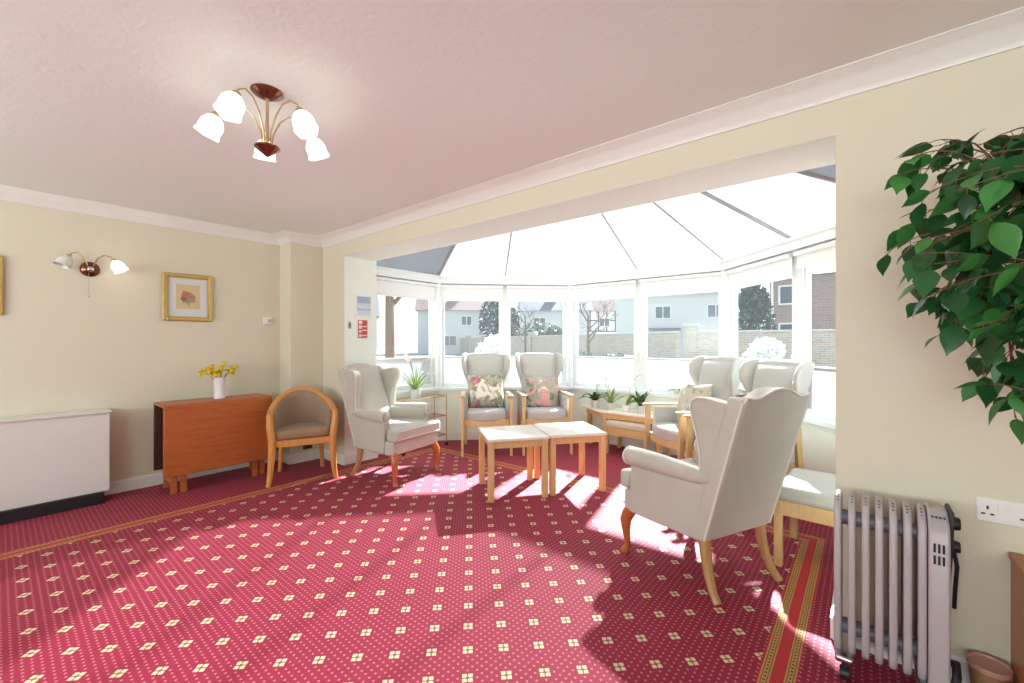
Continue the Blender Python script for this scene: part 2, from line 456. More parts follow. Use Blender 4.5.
# ------------------------------------------------------------------ conservatory bay
C = [Vector((-4.20, 2.64)), Vector((-4.20, 3.60)), Vector((-3.00, 4.82)), Vector((-1.12, 4.82)), Vector((.22, 3.45)), Vector((.22, 2.64))]
SILL, FROST, HEAD, EAVE = .66, 1.06, 1.86, 2.08
facet_win = [1, 2, 2, 2, 1]
BLIND_LABELS = ['white raised blind over the narrow window beside the notice wall',
                'white raised blind over the window behind the chair with the green and white cushion',
                'white raised blind over the window behind the chair with the rose cushion',
                'white raised blind over the window above the orchids',
                'white raised blind over the window facing the white house with the porch',
                'white raised blind over the window facing the round evergreen tree',
                'white raised blind over the window facing the brick flats', 'white raised blind over the side window hidden behind the pier']
wi = 0
dw, sl, ev, post = MB(), MB(), MB(), MB()
for k in range(5):
    P0, P1 = C[k], C[k + 1]; d = (P1 - P0); L = d.length; d.normalize(); a = atan2(d.y, d.x)
    T = Matrix.Translation((P0.x, P0.y, 0)) @ Matrix.Rotation(a, 4, 'Z')   # local x along, y outward
    ex0 = .11 if k > 0 else 0; ex1 = .11 if k < 4 else 0
    dw.span((-.02, 0, 0), (L + .02, .16, SILL - .02), T)
    sl.span((-.01, -.05, SILL - .02), (L + .01, .18, SILL + .012), T)
    ev.span((-.03, -.045, EAVE - .085), (L + .03, .14, EAVE), T)
    ev.span((-.0, -.06, EAVE - .012), (L + .0, .12, EAVE + .012), T)
    nw = facet_win[k]; w = L / nw
    for j in range(nw):
        x0, x1 = j * w, (j + 1) * w
        fr = MB(); fw = .055
        y0, y1 = .035, .105
        fr.span((x0, y0, SILL + .012), (x0 + fw, y1, EAVE - .085), T); fr.span((x1 - fw, y0, SILL + .012), (x1, y1, EAVE - .085), T)
        fr.span((x0 + fw, y0, SILL + .012), (x1 - fw, y1, SILL + .012 + fw), T)
        fr.span((x0 + fw, y0, HEAD), (x1 - fw, y1, EAVE - .085), T)
        # inner sash bead
        for xx in (x0 + fw, x1 - fw - .022): fr.span((xx, y0 + .012, SILL + .06), (xx + .022, y1 - .012, HEAD), T)
        fr.span((x0 + fw, y0 + .02, FROST - .006), (x1 - fw, y1 - .02, FROST + .006), T)
        o = struct(fr.build(window_name(), M['upvc'], smooth=False))
        MB().span((x0 + fw + .01, .066, FROST), (x1 - fw - .01, .070, HEAD + .01), T).build('pane', M['glass'], o, smooth=False)
        fp = MB().span((x0 + fw + .01, .066, SILL + .05), (x1 - fw - .01, .070, FROST), T).build('lower_pane', M['frost'], o, smooth=False)
        fp['label'] = 'frosted white lower pane'
        # handle
        hx = x1 - fw * .55 if j == 0 else x0 + fw * .55
        hb = MB(); hb.span((hx - .011, y0 - .012, 1.10), (hx + .011, y0, 1.16), T); hb.span((hx - .007, y0 - .03, 1.02), (hx + .007, y0 - .014, 1.15), T)
        hb.build('handle', M['white'], o, bevel=.003)
        # raised roller blind at the head
        bo = thing('roller_blind', BLIND_LABELS[wi], 'blind', (0, 0, 0), 0, 'raised blinds over the bay windows')
        bl = MB(); drop = [1.80, 1.80, 1.80, 1.80, 1.80, 1.80, 1.86, 1.8][wi]
        bl.span((x0 + .03, .006, drop), (x1 - .03, .012, EAVE - .10), T)
        bl.build('blind_cloth', M['blind'], bo, smooth=False)
        rb = MB(); pa = T @ Vector((x0 + .025, -.008, EAVE - .112)); pb = T @ Vector((x1 - .025, -.008, EAVE - .112))
        rb.cyl(pa, pb, .022, n=12); rb.build('roller', M['upvc'], bo)
        bb = MB(); bb.span((x0 + .03, .0, drop - .018), (x1 - .03, .018, drop), T); bb.build('bottom_bar', M['upvc'], bo, smooth=False)
        wi += 1
    post.cyl((P1.x + 0, P1.y + 0, SILL), (P1.x, P1.y, EAVE - .04), .045, n=8) if k < 4 else None
struct(dw.build('wall_bay', M['dwarf'], smooth=False))
struct(sl.build('trim_2', M['upvc'], smooth=False))
struct(ev.build('trim_3', M['upvc'], smooth=False))
struct(post.build('trim_4', M['upvc'], smooth=False))
# skirting round the bay
skirting('baseboard_bay', [(c.x, c.y) for c in C], .10, .015)
# roof: pleated white blinds between rafters that fan up to the ridge
AP = Vector((-2.1, 2.77, 3.22)); RW = Vector((-2.1, 2.6, 3.22))
def e3(v): return Vector((v.x, v.y, EAVE))
pts = [e3(C[0]), e3(C[1]), (e3(C[1]) + e3(C[2])) / 2, e3(C[2]), (e3(C[2]) + e3(C[3])) / 2, e3(C[3]), (e3(C[3]) + e3(C[4])) / 2, e3(C[4]), e3(C[5])]
out = Vector((0, 0, .012))
rf = MB()
for i in range(1, len(pts) - 2):
    rf.mi = 0
    rf.tri(pts[i] + out, pts[i + 1] + out, AP + out)
rf.mi = 1
rf.quad(pts[0] + out, pts[1] + out, AP + out, RW + out)
rf.quad(pts[-2] + out, pts[-1] + out, RW + out, AP + out)
struct(rf.build('conservatory_ceiling', [M['roofblind'], M['roofgrey']], smooth=False, weld=False))
ra = MB()
for i in range(1, len(pts) - 1):
    r = .020 if i in (1, 7, 6) else .011
    ra.mi = 1 if i == 3 else 0
    ra.tube([pts[i] + Vector((0, 0, .012)), AP + Vector((0, 0, .0))], r, 6)
struct(ra.build('trim_5', [M['rafter'], M['upvc']], smooth=False))

# ------------------------------------------------------------------ wing armchair
def wing_armchair(label, loc, rz, rec=.213, wing_front=0.0, arm_front=.235):
    root = thing('wing_armchair', label, 'armchair', loc, rz, 'wing armchairs with curved wooden legs')
    V = M['velvet']
    def yb(z): return -.24 - rec * (z - .27) / .73
    # back panel
    top = [(.246, .985), (.232, 1.008), (.19, .998), (.15, 1.0), (.11, 1.015), (.06, 1.035), (0, 1.043)]
    half = [(.250, .27), (.252, .6)] + top
    poly = half + [(-x, z) for x, z in half[::-1] if x > 0]
    f = lambda q: (q[0], q[1] + yb(q[2]), q[2])
    MB().prism(poly, 0, .10, 'y', f).build('backrest', V, root, bevel=.020, seg=4)
    # inside back cushion, gently domed
    inner = MB()
    def cush(u, v):
        x = (u - .5) * .43; z = .46 + v * .55
        e = (1 - abs(2 * u - 1) ** 4) * (1 - abs(2 * v - 1) ** 4)
        return (x, yb(z) + .085 + .065 * max(e, 0) ** .5, z)
    inner.grid(cush, 13, 13)
    inner.build('back_cushion', V, root, sharp=False)
    def flare(y): return .245 + .062 * (y + .24) / .5
    for s in (-1, 1):
        wing = [(-.195, .57), (-.212, .63), (-.214, .70), (-.205, .77), (-.190, .84), (-.178, .90), (-.176, .94), (-.188, .968), (-.215, .984), (-.26, .985),
                (-.31, .975), (-.36, .968), (-.41, .972)]
        wing = [(y + wing_front, z) for y, z in wing]
        wing += [(yb(.99) + .05, .988), (yb(1.0) + .02, .998), (yb(.8) + .02, .8), (yb(.57) + .02, .57)]
        fw = lambda q: (s * (flare(max(q[1], -.36)) - q[0] + .05 * max(0, q[2] - .57) * max(0, q[1] - yb(q[2]))/.2), q[1], q[2])
        wo = MB().prism(wing, 0, .062, 'x', fw).build('wing', V, root, bevel=.024, seg=4)
        pts = [Vector(fw((-.003, y, z))) for y, z in wing[:15]]
        MB().tube(pts, .0055, 6).build('piping', M['piping'], wo)
        af = arm_front
        side = [(-.215, .262), (af, .262), (af + .008, .42), (af, .60), (.0, .605), (yb(.60) + .02, .60)]
        fs = lambda q: (s * (flare(q[1]) - q[0]), q[1], q[2])
        MB().prism(side, 0, .075, 'x', fs).build('side_panel', V, root, bevel=.014, seg=3)
        roll = MB()
        ys = [af + .017, af + .005, af - .07, .02, -.08, -.20, -.27]
        rr = [.046, .054, .056, .053, .048, .040, .024]
        roll.tube([(s * (flare(y) - .012), y, .592 - .02 * max(0, -y)) for y in ys], rr, 18)
        ao = roll.build('arm', V, root, sharp=False)
        MB().tube([(s * (flare(af) - .012 + .05 * cos(t)), af + .016, .592 + .05 * sin(t)) for t in [2 * pi * i / 24 for i in range(24)]], .005, 6, closed=True).build('piping', M['piping'], ao)
        # seam down the outer back corner
        MB().tube([(s * .250, yb(z) + .008, z) for z in [.28 + i * .07 for i in range(11)]], .006, 6).build('piping', M['piping'], root)
    MB().tube([(x, yb(z) + .004, z - .002) for x, z in (top + [(-x, z) for x, z in top[::-1][1:]])], .0055, 6).build('piping', M['piping'], root)
    MB().span((-.235, -.17, .266), (.235, .2, .385)).span((-.298, .19, .264), (.298, .295, .385)).build('seat_rail', V, root, bevel=.012)
    ft = arm_front + .03
    poly = [(-.232, -.18), (-.232, ft), (-.300, ft), (-.300, .338), (.300, .338), (.300, ft), (.232, ft), (.232, -.18)]
    MB().prism(poly, .385, .492, 'z').build('seat_cushion', V, root, bevel=.026, seg=5)
    b = MB()
    b.tube([(-.28, .338, .476), (.28, .338, .476)], .005, 6); b.tube([(-.28, .338, .402), (.28, .338, .402)], .005, 6)
    b.build('piping', M['piping'], root)
    for s in (-1, 1):
        fl = MB().tube([(s * .262, .262, .275), (s * .272, .285, .235), (s * .281, .300, .19), (s * .279, .299, .13), (s * .274, .292, .07), (s * .274, .293, .035), (s * .279, .305, .016), (s * .281, .309, .0)],
                       [.036, .037, .033, .024, .0175, .0175, .026, .026], 10)
        fl.build('leg', M['legwood'], root)
        rl = MB().tube([(s * .212, -.205, .28), (s * .213, -.213, .2), (s * .219, -.235, .11), (s * .228, -.268, .04), (s * .235, -.30, 0)], [.029, .027, .024, .021, .021], 8)
        rl.build('leg', M['rearleg'], root)
    return root
def frame_from(f):  # rz so that local +y faces f
    return atan2(-f[0], f[1])
wing_armchair('velvet wing armchair turned away, its back to the room', (-.718, 2.54, 0), frame_from((-.909, .417)))
wing_armchair('velvet wing armchair beside the wall with the notices, facing into the bay', (-3.485, 2.43, 0), frame_from((.985, .17)), .27, -.02, .18)

# ------------------------------------------------------------------ high-back chairs with wooden arms
def high_back_chair(label, loc, rz):
    root = thing('high_back_chair', label, 'chair', loc, rz, 'winged high-back chairs with wooden arms')
    V = M['greyvelvet']
    def yb(z): return -.20 - .17 * (z - .42) / .7
    half = [(.215, .40), (.215, .70), (.228, .82), (.250, .93), (.262, 1.02), (.254, 1.08), (.215, 1.108), (.12, 1.118), (0, 1.12)]
    poly = half + [(-x, z) for x, z in half[::-1] if x > 0]
    f = lambda q: (q[0], q[1] + yb(q[2]), q[2])
    MB().prism(poly, -.03, .05, 'y', f).build('backrest', V, root, bevel=.025, seg=4)
    pad = MB()
    def cush(u, v):
        z = .46 + v * .64; x = (u - .5) * 2 * (.198 + .042 * max(0, min(1, (z - .75) / .25)))
        e = (1 - abs(2 * u - 1) ** 4) * (1 - abs(2 * v - 1) ** 6)
        return (x, yb(z) + .03 + .07 * max(e, 0) ** .5, z)
    pad.grid(cush, 11, 15); pad.build('back_cushion', V, root, sharp=False)
    for s in (-1, 1):
        wing = [(-.02, .70), (.035, .78), (.09, .87), (.135, .95), (.15, 1.02), (.135, 1.08), (.09, 1.112), (.03, 1.12), (-.02, 1.115)]
        fw = lambda q: (s * ((.217 + .048 * min(1, max(0, (q[2] - .7) / .25))) - q[0] + .30 * max(0, q[1])), q[1] + yb(q[2]), q[2])
        MB().prism(wing, 0, .05, 'x', fw).build('wing', V, root, bevel=.022, seg=4)
        MB().span((s * .262, -.22, .40), (s * .228, .215, .628)).build('side_panel', V, root, bevel=.01)
        # arm: wooden rest with a rounded front
        arm = MB().prism([(-.245, .638), (.29, .652), (.312, .656), (.316, .664), (.30, .670), (-.245, .656)], s * .240, s * .290, 'x')
        arm.build('arm', M['oak'], root, bevel=.006)
        fl = MB().prism([(s * .268 - .014, 0), (s * .268 + .014, 0), (s * .268 + .016, .646), (s * .268 - .016, .646)], .240, .285, 'y', lambda q: (q[0], q[1] + (.02 if q[2] < .1 else 0), q[2]))
        fl.build('leg', M['oak'], root, bevel=.004)
        rl = MB().prism([(s * .245 - .018, 0), (s * .245 + .018, 0), (s * .245 + .02, .642), (s * .245 - .02, .642)], -.265, -.222, 'y', lambda q: (q[0], q[1] - (.05 if q[2] < .1 else 0), q[2]))
        rl.build('leg', M['oak'], root, bevel=.004)
        MB().span((s * .252, -.23, .33), (s * .232, .24, .385)).build('side_rail', M['oak'], root, bevel=.003)
    # front rail, bowed forward
    b = MB(); n = 8
    poly = [(-.25 + .5 * i / n, .255 + .035 * sin(pi * i / n)) for i in range(n + 1)]
    poly = poly + [(x, y - .025) for x, y in poly[::-1]]
    b.prism(poly, .325, .395, 'z'); b.build('front_rail', M['oak'], root, bevel=.003)
    # seat: fills up to the bowed rail
    poly = [(-.228, -.17)] + [(-.228 + .456 * i / n, .25 + .055 * sin(pi * i / n)) for i in range(n + 1)] + [(.228, -.17)]
    MB().prism(poly, .375, .49, 'z').build('seat_cushion', M['seatgrey'], root, bevel=.032, seg=5)
    return root
HB = [('high-back chair with the green and white flowered cushion, nearest the notice wall', (-3.40, 3.64), (.70, -.714)),
      ('high-back chair with the pink rose cushion, beside the orchid table', (-2.93, 4.11), (.72, -.69)),
      ('high-back chair between the orchid table and the brick flats window, flowered cushion on it', (-1.24, 4.05), (-.61, -.79)),
      ('high-back chair behind the turned armchair, next to the upholstered footstool', (-.72, 3.60), (-.66, -.75))]
HB_RZ = []
for l, p, f in HB:
    rz = frame_from(f); HB_RZ.append(rz); high_back_chair(l, (*p, 0), rz)

# floral cushions
def floral(name, ground, cols, seed, sc=9):
    g = G(name); v = g.obj()
    mp = g.n('ShaderNodeMapping'); g.link(v, mp.inputs[0]); mp.inputs['Location'].default_value = (seed, seed * 1.7, seed * .6)
    v = mp.outputs[0]
    col = g.mix(g.math('MULTIPLY', g.noise(v, 14, 3), .35), ground, tuple(x * .8 for x in ground))
    for i, (c, thr, s) in enumerate(cols):
        m2 = g.n('ShaderNodeMapping'); g.link(v, m2.inputs[0]); m2.inputs['Location'].default_value = (i * 3.7, i * 1.9, i * 5.3)
        nz = g.noise(m2.outputs[0], s, 4, .55, .8)
        mask = g.math('SMOOTH_MIN', g.math('MULTIPLY', g.math('SUBTRACT', nz, thr, None), 14, None, True), 1, .01)
        petal = g.noise(m2.outputs[0], s * 5, 2, .5, 2)
        col = g.mix(mask, col, g.mix(petal, c, tuple(min(1, x * 1.35 + .05) for x in c)))
    return g.end(g.bsdf(col, .85, 0, g.bump(g.noise(v, 220, 2), .1, .004)))
F1 = floral('white and green flowers', (.42, .40, .30), [((.16, .18, .10), .50, 11), ((.66, .64, .56), .505, 7), ((.40, .08, .14), .61, 8)], 1.3)
F2 = floral('pink roses', (.40, .38, .31), [((.11, .15, .10), .52, 13), ((.56, .26, .26), .50, 7.5), ((.66, .52, .46), .58, 9)], 4.2)
F3 = floral('muted flowers', (.50, .48, .40), [((.20, .24, .15), .54, 11), ((.42, .12, .18), .60, 9), ((.62, .50, .40), .6, 9)], 7.7)
CU = [('square cushion with white and green flowers propped on a high-back chair', F1, 0, (.0, -.055, .675), .40),
      ('square cushion with pink roses propped on a high-back chair', F2, 1, (.0, -.055, .655), .39),
      ('pale flowered cushion on the high-back chair beside the orchid table, seen edge-on', F3, 2, (.02, -.05, .675), .40),
      ('flowered cushion whose corner shows above the turned wing armchair', F3, 3, (-.02, -.05, .675), .40)]
for lab, mt, ci, (dx, dy, z), sz in CU:
    (l, p, f), rz = HB[ci], HB_RZ[ci]
    wx = p[0] + cos(rz) * dx - sin(rz) * dy; wy = p[1] + sin(rz) * dx + cos(rz) * dy
    o = MB().pillow((0, 0, 0), (sz * 1.05, .15, sz), n=14).build('cushion', mt, sharp=False)
    o.location = (wx, wy, z); o.rotation_euler = (radians(16), radians([2, -3, 4, -5][ci]), rz)
    tag(o, lab, 'cushion', 'flowered cushions on the high-back chairs')

# ------------------------------------------------------------------ side tables
def side_table(label, loc, rz):
    root = thing('side_table', label, 'table', loc, rz, 'square wooden side tables')
    MB().span((-.252, -.252, .472), (.252, .252, .497)).build('tabletop', M['tabletop'], root, bevel=.006)
    a = MB()
    for s in (-1, 1):
        a.span((-.20, s * .226, .415), (.20, s * .208, .472)); a.span((s * .226, -.20, .415), (s * .208, .20, .472))
    a.build('apron', M['pine'], root, bevel=.002)
    for sx in (-1, 1):
        for sy in (-1, 1):
            MB().span((sx * .245, sy * .245, 0), (sx * .198, sy * .198, .472)).build('leg', M['pine'], root, bevel=.005)
    return root
side_table('square side table nearest the room, pale top on pine legs', (-2.31, 2.79, 0), radians(53))
side_table('square side table nearest the orchids, pale top on pine legs', (-2.02, 3.22, 0), radians(53))

# ------------------------------------------------------------------ orchid table in the bay corner
ot = thing('low_table', 'low pale-topped wooden table with orchids standing under the bay window', 'table')
poly = [(-2.33, 4.40), (-1.62, 4.40), (-1.62, 4.755), (-2.72, 4.755), (-2.72, 4.64)]
MB().prism(poly, .445, .47, 'z').build('tabletop', M['tabletop'], ot, bevel=.005)
ip = [(-2.30, 4.43), (-1.65, 4.43), (-1.65, 4.73), (-2.66, 4.73), (-2.66, 4.655)]
MB().prism(ip, .385, .445, 'z').build('apron', M['pine'], ot, bevel=.003)
for x, y in ((-2.295, 4.445), (-1.67, 4.45), (-1.67, 4.71), (-2.63, 4.69)):
    MB().span((x - .023, y - .023, 0), (x + .023, y + .023, .445)).build('leg', M['pine'], ot, bevel=.004)

# ------------------------------------------------------------------ footstools
def footstool(label, loc, rz, w, d, h, seatmat):
    root = thing('footstool', label, 'footstool', loc, rz, 'upholstered wooden footstools')
    MB().span((-w / 2 + .005, -d / 2 + .005, h - .095), (w / 2 - .005, d / 2 - .005, h)).build('seat_pad', seatmat, root, bevel=.035, seg=5)
    r = MB()
    for s in (-1, 1):
        r.span((-w / 2 + .03, s * (d / 2 - .008), h - .165), (w / 2 - .03, s * (d / 2 - .03), h - .085))
        r.span((s * (w / 2 - .008), -d / 2 + .03, h - .165), (s * (w / 2 - .03), d / 2 - .03, h - .085))
    r.build('rail', M['oak'], root, bevel=.003)
    for sx in (-1, 1):
        for sy in (-1, 1):
            x, y = sx * (w / 2 - .02), sy * (d / 2 - .02)
            MB().span((x - .02, y - .02, 0), (x + .02, y + .02, h - .085)).build('leg', M['oak'], root, bevel=.003)
    return root
footstool('pale upholstered footstool beside the turned armchair, by the wall end', (-.135, 3.03, 0), radians(-3), .50, .50, .455, M['greyvelvet'])
footstool('beige upholstered footstool tucked under the orchid table', (-2.02, 4.56, 0), 0, .50, .36, .375, M['stoolfab'])

# ------------------------------------------------------------------ tub chair
def tub_chair():
    o = (-4.12, 1.855); f = (.924, -.383)
    root = thing('tub_chair', 'curved-back wooden tub chair with brown seat beside the folded table', 'chair', (*o, 0), frame_from(f))
    W = M['tubwood']
    # U-shaped rail: parameter a from the left front to the right front round the back
    def U(t, dr=0):
        a = pi * (1.08 - 1.16 * t) if False else None
        th = pi * t
        x = -(.262 + dr) * cos(th)
        y = .235 - (.45 + dr) * (sin(th) ** .85)
        return x, y
    N = 28
    def topz(t):
        s = sin(pi * t); return .615 + .175 * (s ** 1.3)
    pts = [(*U(i / N), topz(i / N)) for i in range(N + 1)]
    MB().tube(pts, [.024] + [.027] * (N - 1) + [.024], 10, flat=.8).build('top_rail', W, root)
    sh = MB()
    def inner(u, v):
        x, y = U(.03 + .94 * u, -.022); z = .40 + v * (topz(.03 + .94 * u) - .41)
        k = .90 + .10 * v
        return (x * k, .235 + (y - .235) * k, z)
    sh.grid(inner, 30, 8)
    sh.build('back_panel', M['tubfab'], root, solid=.03, sharp=False)
    seam = MB()
    for t in (.27, .73):
        i = [Vector(inner((t - .03) / .94, v / 6)) for v in range(7)]
        seam.tube([p + Vector((0, .016, 0)) for p in i], .0035, 5)
    seam.build('seam', M['tubfab'], root)
    seat = [(-.215, .245)] + [(-.235 * cos(pi * i / 14), .20 - .385 * sin(pi * i / 14) ** .85) for i in range(15)] + [(.215, .245)]
    MB().prism(seat, .385, .465, 'z').build('seat_cushion', M['tubseat'], root, bevel=.028, seg=4)
    MB().span((-.245, .212, .325), (.245, .245, .385)).build('front_rail', W, root, bevel=.004)
    for s in (-1, 1):
        MB().tube([(s * .265, .235, .62), (s * .262, .243, .52), (s * .246, .248, .40), (s * .246, .250, .26), (s * .258, .258, .1), (s * .272, .270, 0)], [.025, .029, .031, .030, .024, .020], 8).build('leg', W, root)
        MB().tube([(s * .17, -.15, .39), (s * .176, -.165, .22), (s * .19, -.20, 0)], [.026, .022, .018], 8).build('leg', W, root)
        MB().span((s * .21, -.14, .33), (s * .235, .22, .38)).build('side_rail', W, root, bevel=.003)
    return root
tub_chair()

# ------------------------------------------------------------------ folded drop-leaf table
dt = thing('drop_leaf_table', 'orange-brown drop-leaf table folded down against the wall', 'table', (0, 0, 0))
y0, y1 = .865, 1.685
MB().span((-4.70, y0, .715), (-4.385, y1, .740)).build('tabletop', M['teak'], dt, bevel=.005)
MB().span((-4.385, y0, .150), (-4.362, y1, .737)).build('leaf', M['teak'], dt, bevel=.006)
MB().span((-4.725, y0, .150), (-4.702, y1, .737)).build('leaf', M['shadeteak'], dt, bevel=.006)
MB().span((-4.67, y0 + .06, .64), (-4.42, y0 + .09, .715)).span((-4.67, y1 - .09, .64), (-4.42, y1 - .06, .715)).build('apron', M['teak'], dt)
for yy in (y0 + .055, y1 - .095):
    for xx in (-4.66, -4.42):
        MB().span((xx - .02, yy, 0), (xx + .02, yy + .04, .715)).build('leg', M['teak'], dt, bevel=.003)
    MB().span((-4.66, yy + .008, .07), (-4.42, yy + .032, .11)).build('foot_rail', M['teak'], dt, bevel=.003)
for yy in (y0 + .115, y1 - .165):   # swing legs folded in
    MB().span((-4.408, yy, 0), (-4.388, yy + .045, .70)).build('gate_leg', M['teak'], dt, bevel=.003)

# vase of daffodils
VX, VY, VZ = -4.54, 1.30, .7402
va = MB().lathe([(.028, 0), (.044, .003), (.044, .012), (.041, .05), (.042, .13), (.046, .188), (.047, .195), (.042, .195), (.039, .185), (.037, .05), (.001, .04)], (0, 0, 0), 24)
vo = va.build('vase', M['porcelain']); vo.location = (VX, VY, VZ)
tag(vo, 'white cylindrical vase of daffodils on the folded table', 'vase')
def daffodil(label, dirx, diry, h, tilt):
    root = thing('daffodil', label, 'flower', (VX, VY, VZ + .05), 0, 'yellow daffodils in the white vase')
    tip = Vector((dirx, diry, h))
    st = [Vector((dirx * .12 * 0 + dirx * .05, diry * .05, 0)), Vector((dirx * .22, diry * .22, h * .5)), Vector((dirx * .62, diry * .62, h * .92)), tip]
    MB().tube(st, .0035, 6).build('stem', M['stem'], root)
    fd = Vector((dirx, diry, tilt)).normalized()
    q = fd.to_track_quat('Z', 'Y').to_matrix().to_4x4(); T = Matrix.Translation(tip) @ q
    pb = MB()
    for k in range(6):
        a = k * pi / 3
        R_ = T @ Matrix.Rotation(a, 4, 'Z')
        v = [(0, 0, 0), (.020, .019, .004), (.036, .018, .009), (.054, 0, .006), (.036, -.018, .009), (.020, -.019, .004)]
        pb._add(v, [(0, 1, 2, 3, 4, 5)], R_)
    pb.build('petals', M['yellow'], root, solid=.002)
    MB().lathe([(.011, 0), (.014, .018), (.021, .036), (.026, .042), (.021, .037), (.008, .014), (.0005, .011)], (0, 0, 0), 12, T).build('trumpet', M['trumpet'], root)
DL = [('daffodil drooping out at the heater end of the vase', .00, -.115, .185, .1), ('daffodil low at the front of the vase', .06, -.05, .175, .15),
      ('daffodil in the middle of the bunch', .045, .0, .205, .5), ('topmost daffodil of the bunch', -.02, .045, .245, .6),
      ('daffodil leaning out at the tub chair end of the vase', .02, .115, .215, .25), ('daffodil at the front towards the tub chair', .055, .065, .185, .1),
      ('daffodil at the back of the bunch near the wall', -.055, -.045, .215, .5), ('daffodil between the drooping one and the middle one', .03, -.085, .20, .3)]
for d in DL: daffodil(*d)

# ------------------------------------------------------------------ storage heater
sh = thing('storage_heater', 'white storage heater with a black plinth standing against the wall', 'heater')
MB().span((LX + .02, -.75, .085), (-4.60, .575, .70)).build('casing', M['heater'], sh, bevel=.006)
MB().span((LX + .015, -.76, .698), (-4.585, .585, .714)).build('lid', M['heater'], sh, bevel=.004)
MB().span((LX + .022, -.72, 0), (-4.57, .54, .088)).build('plinth', M['black'], sh, bevel=.004)
g = MB()
for i in range(16): g.span((-4.5995, -.7 + i * .078, .655), (-4.5975, -.7 + i * .078 + .05, .662))

# ------------------------------------------------------------------ wall light
wl = thing('wall_light', 'two-armed brass wall light with a pull cord, one shade lit', 'wall lamp', (LX, .483, 1.84))
T = Matrix.Rotation(radians(90), 4, 'Y')
MB().lathe([(.060, 0), (.060, .008), (.050, .020), (.030, .028), (.026, .034), (.001, .038)], (0, 0, 0), 24, T).build('backplate', M['copper'], wl)
MB().ball((.036, 0, 0), (.012, .022, .022)).build('boss', M['chrome'], wl)
for s, mt, nm in ((-1, M['opal'], 'unlit white glass shade'), (1, M['lit'], 'lit white glass shade')):
    pts = [(.02, s * .015, .02), (.05, s * .04, .09), (.085, s * .075, .115), (.115, s * .11, .10), (.125, s * .125, .075)]
    ar = MB().tube(pts, .005, 8); ar.build('arm', M['brass'], wl)
    ax = Vector((.02, s * .05, -.10)).normalized(); Tq = Matrix.Translation((.125, s * .125, .078)) @ ax.to_track_quat('Z', 'Y').to_matrix().to_4x4()
    MB().lathe([(.001, -.008), (.016, -.006), (.019, .008), (.017, .018)], (0, 0, 0), 14, Tq).build('lamp_holder', M['brass'], wl)
    so = MB().lathe([(.016, .010), (.030, .022), (.043, .045), (.046, .062), (.043, .080), (.048, .098), (.044, .097), (.036, .078), (.039, .055), (.026, .026)], (0, 0, 0), 20, Tq,
                    lambda a, i: .07 * cos(5 * a) * (i > 3)).build('shade', mt, wl)
    so['label'] = nm
pc = MB().cyl((.03, -.01, -.03), (.03, -.01, -.20), .0014, n=6); pc.ball((.03, -.01, -.212), (.007, .007, .013), 10)
pc.build('pull_cord', M['chrome'], wl)

# ------------------------------------------------------------------ pictures
def print_mat():
    g = G('faded flower print'); v = g.obj(); x, y, z = g.xyz(v)
    m = g.math
    wob = g.math('MULTIPLY', g.math('SUBTRACT', g.noise(v, 40, 4), .5), .06)
    def blob(cy, cz, r, k=1.0):
        dy = m('SUBTRACT', y, cy); dz = m('MULTIPLY', m('SUBTRACT', z, cz), k)
        d = m('SQRT', m('ADD', m('MULTIPLY', dy, dy), m('MULTIPLY', dz, dz)))
        return m('LESS_THAN', m('ADD', d, wob), r)
    c = g.mix(g.noise(v, 20, 3), (.60, .48, .26), (.68, .56, .34))
    c = g.mix(m('MULTIPLY', blob(-.002, .0, .055), .75), c, (.28, .20, .13))
    c = g.mix(m('MULTIPLY', blob(-.02, .025, .032, .9), .85), c, (.55, .16, .09))
    c = g.mix(m('MULTIPLY', blob(.03, .01, .022), .8), c, (.34, .22, .24))
    c = g.mix(m('MULTIPLY', blob(-.03, -.02, .018), .8), c, (.22, .10, .12))
    c = g.mix(m('MULTIPLY', blob(.005, -.042, .013, .5), .6), c, (.25, .28, .14))
    return g.end(g.bsdf(c, .6))
PM = print_mat()
def picture(label, yc):
    r = thing('picture_frame', label, 'picture', (LX, yc, 1.663))
    w, h, t = .376, .425, .032
    fr = MB()
    pr = [(0, 0), (t, 0)]
    fr.span((.002, -w / 2, -h / 2), (.026, -w / 2 + t, h / 2)); fr.span((.002, w / 2 - t, -h / 2), (.026, w / 2, h / 2))
    fr.span((.002, -w / 2 + t, -h / 2), (.026, w / 2 - t, -h / 2 + t)); fr.span((.002, -w / 2 + t, h / 2 - t), (.026, w / 2 - t, h / 2))
    fr.build('frame', M['gilt'], r, bevel=.006, smooth=False)
    inn = MB(); wi_, hi_ = w / 2 - t, h / 2 - t
    for (a0, b0, a1, b1) in ((-wi_, -hi_, -wi_ + .006, hi_), (wi_ - .006, -hi_, wi_, hi_), (-wi_, -hi_, wi_, -hi_ + .006), (-wi_, hi_ - .006, wi_, hi_)): inn.span((.002, a0, b0), (.02, a1, b1))
    inn.build('slip', M['gilt'], r, smooth=False)
    MB().span((.002, -w / 2 + t, -h / 2 + t), (.010, w / 2 - t, h / 2 - t)).build('mount', plain('picture mount', (.66, .68, .66), .6, var=.02), r, smooth=False)
    MB().span((.010, -.088, -.105), (.0115, .088, .118)).build('print', PM, r, smooth=False)
picture('gilt framed flower print hanging above the folded table', 1.128)
picture('gilt framed picture beyond the wall light, cut by the edge of view', -.155)

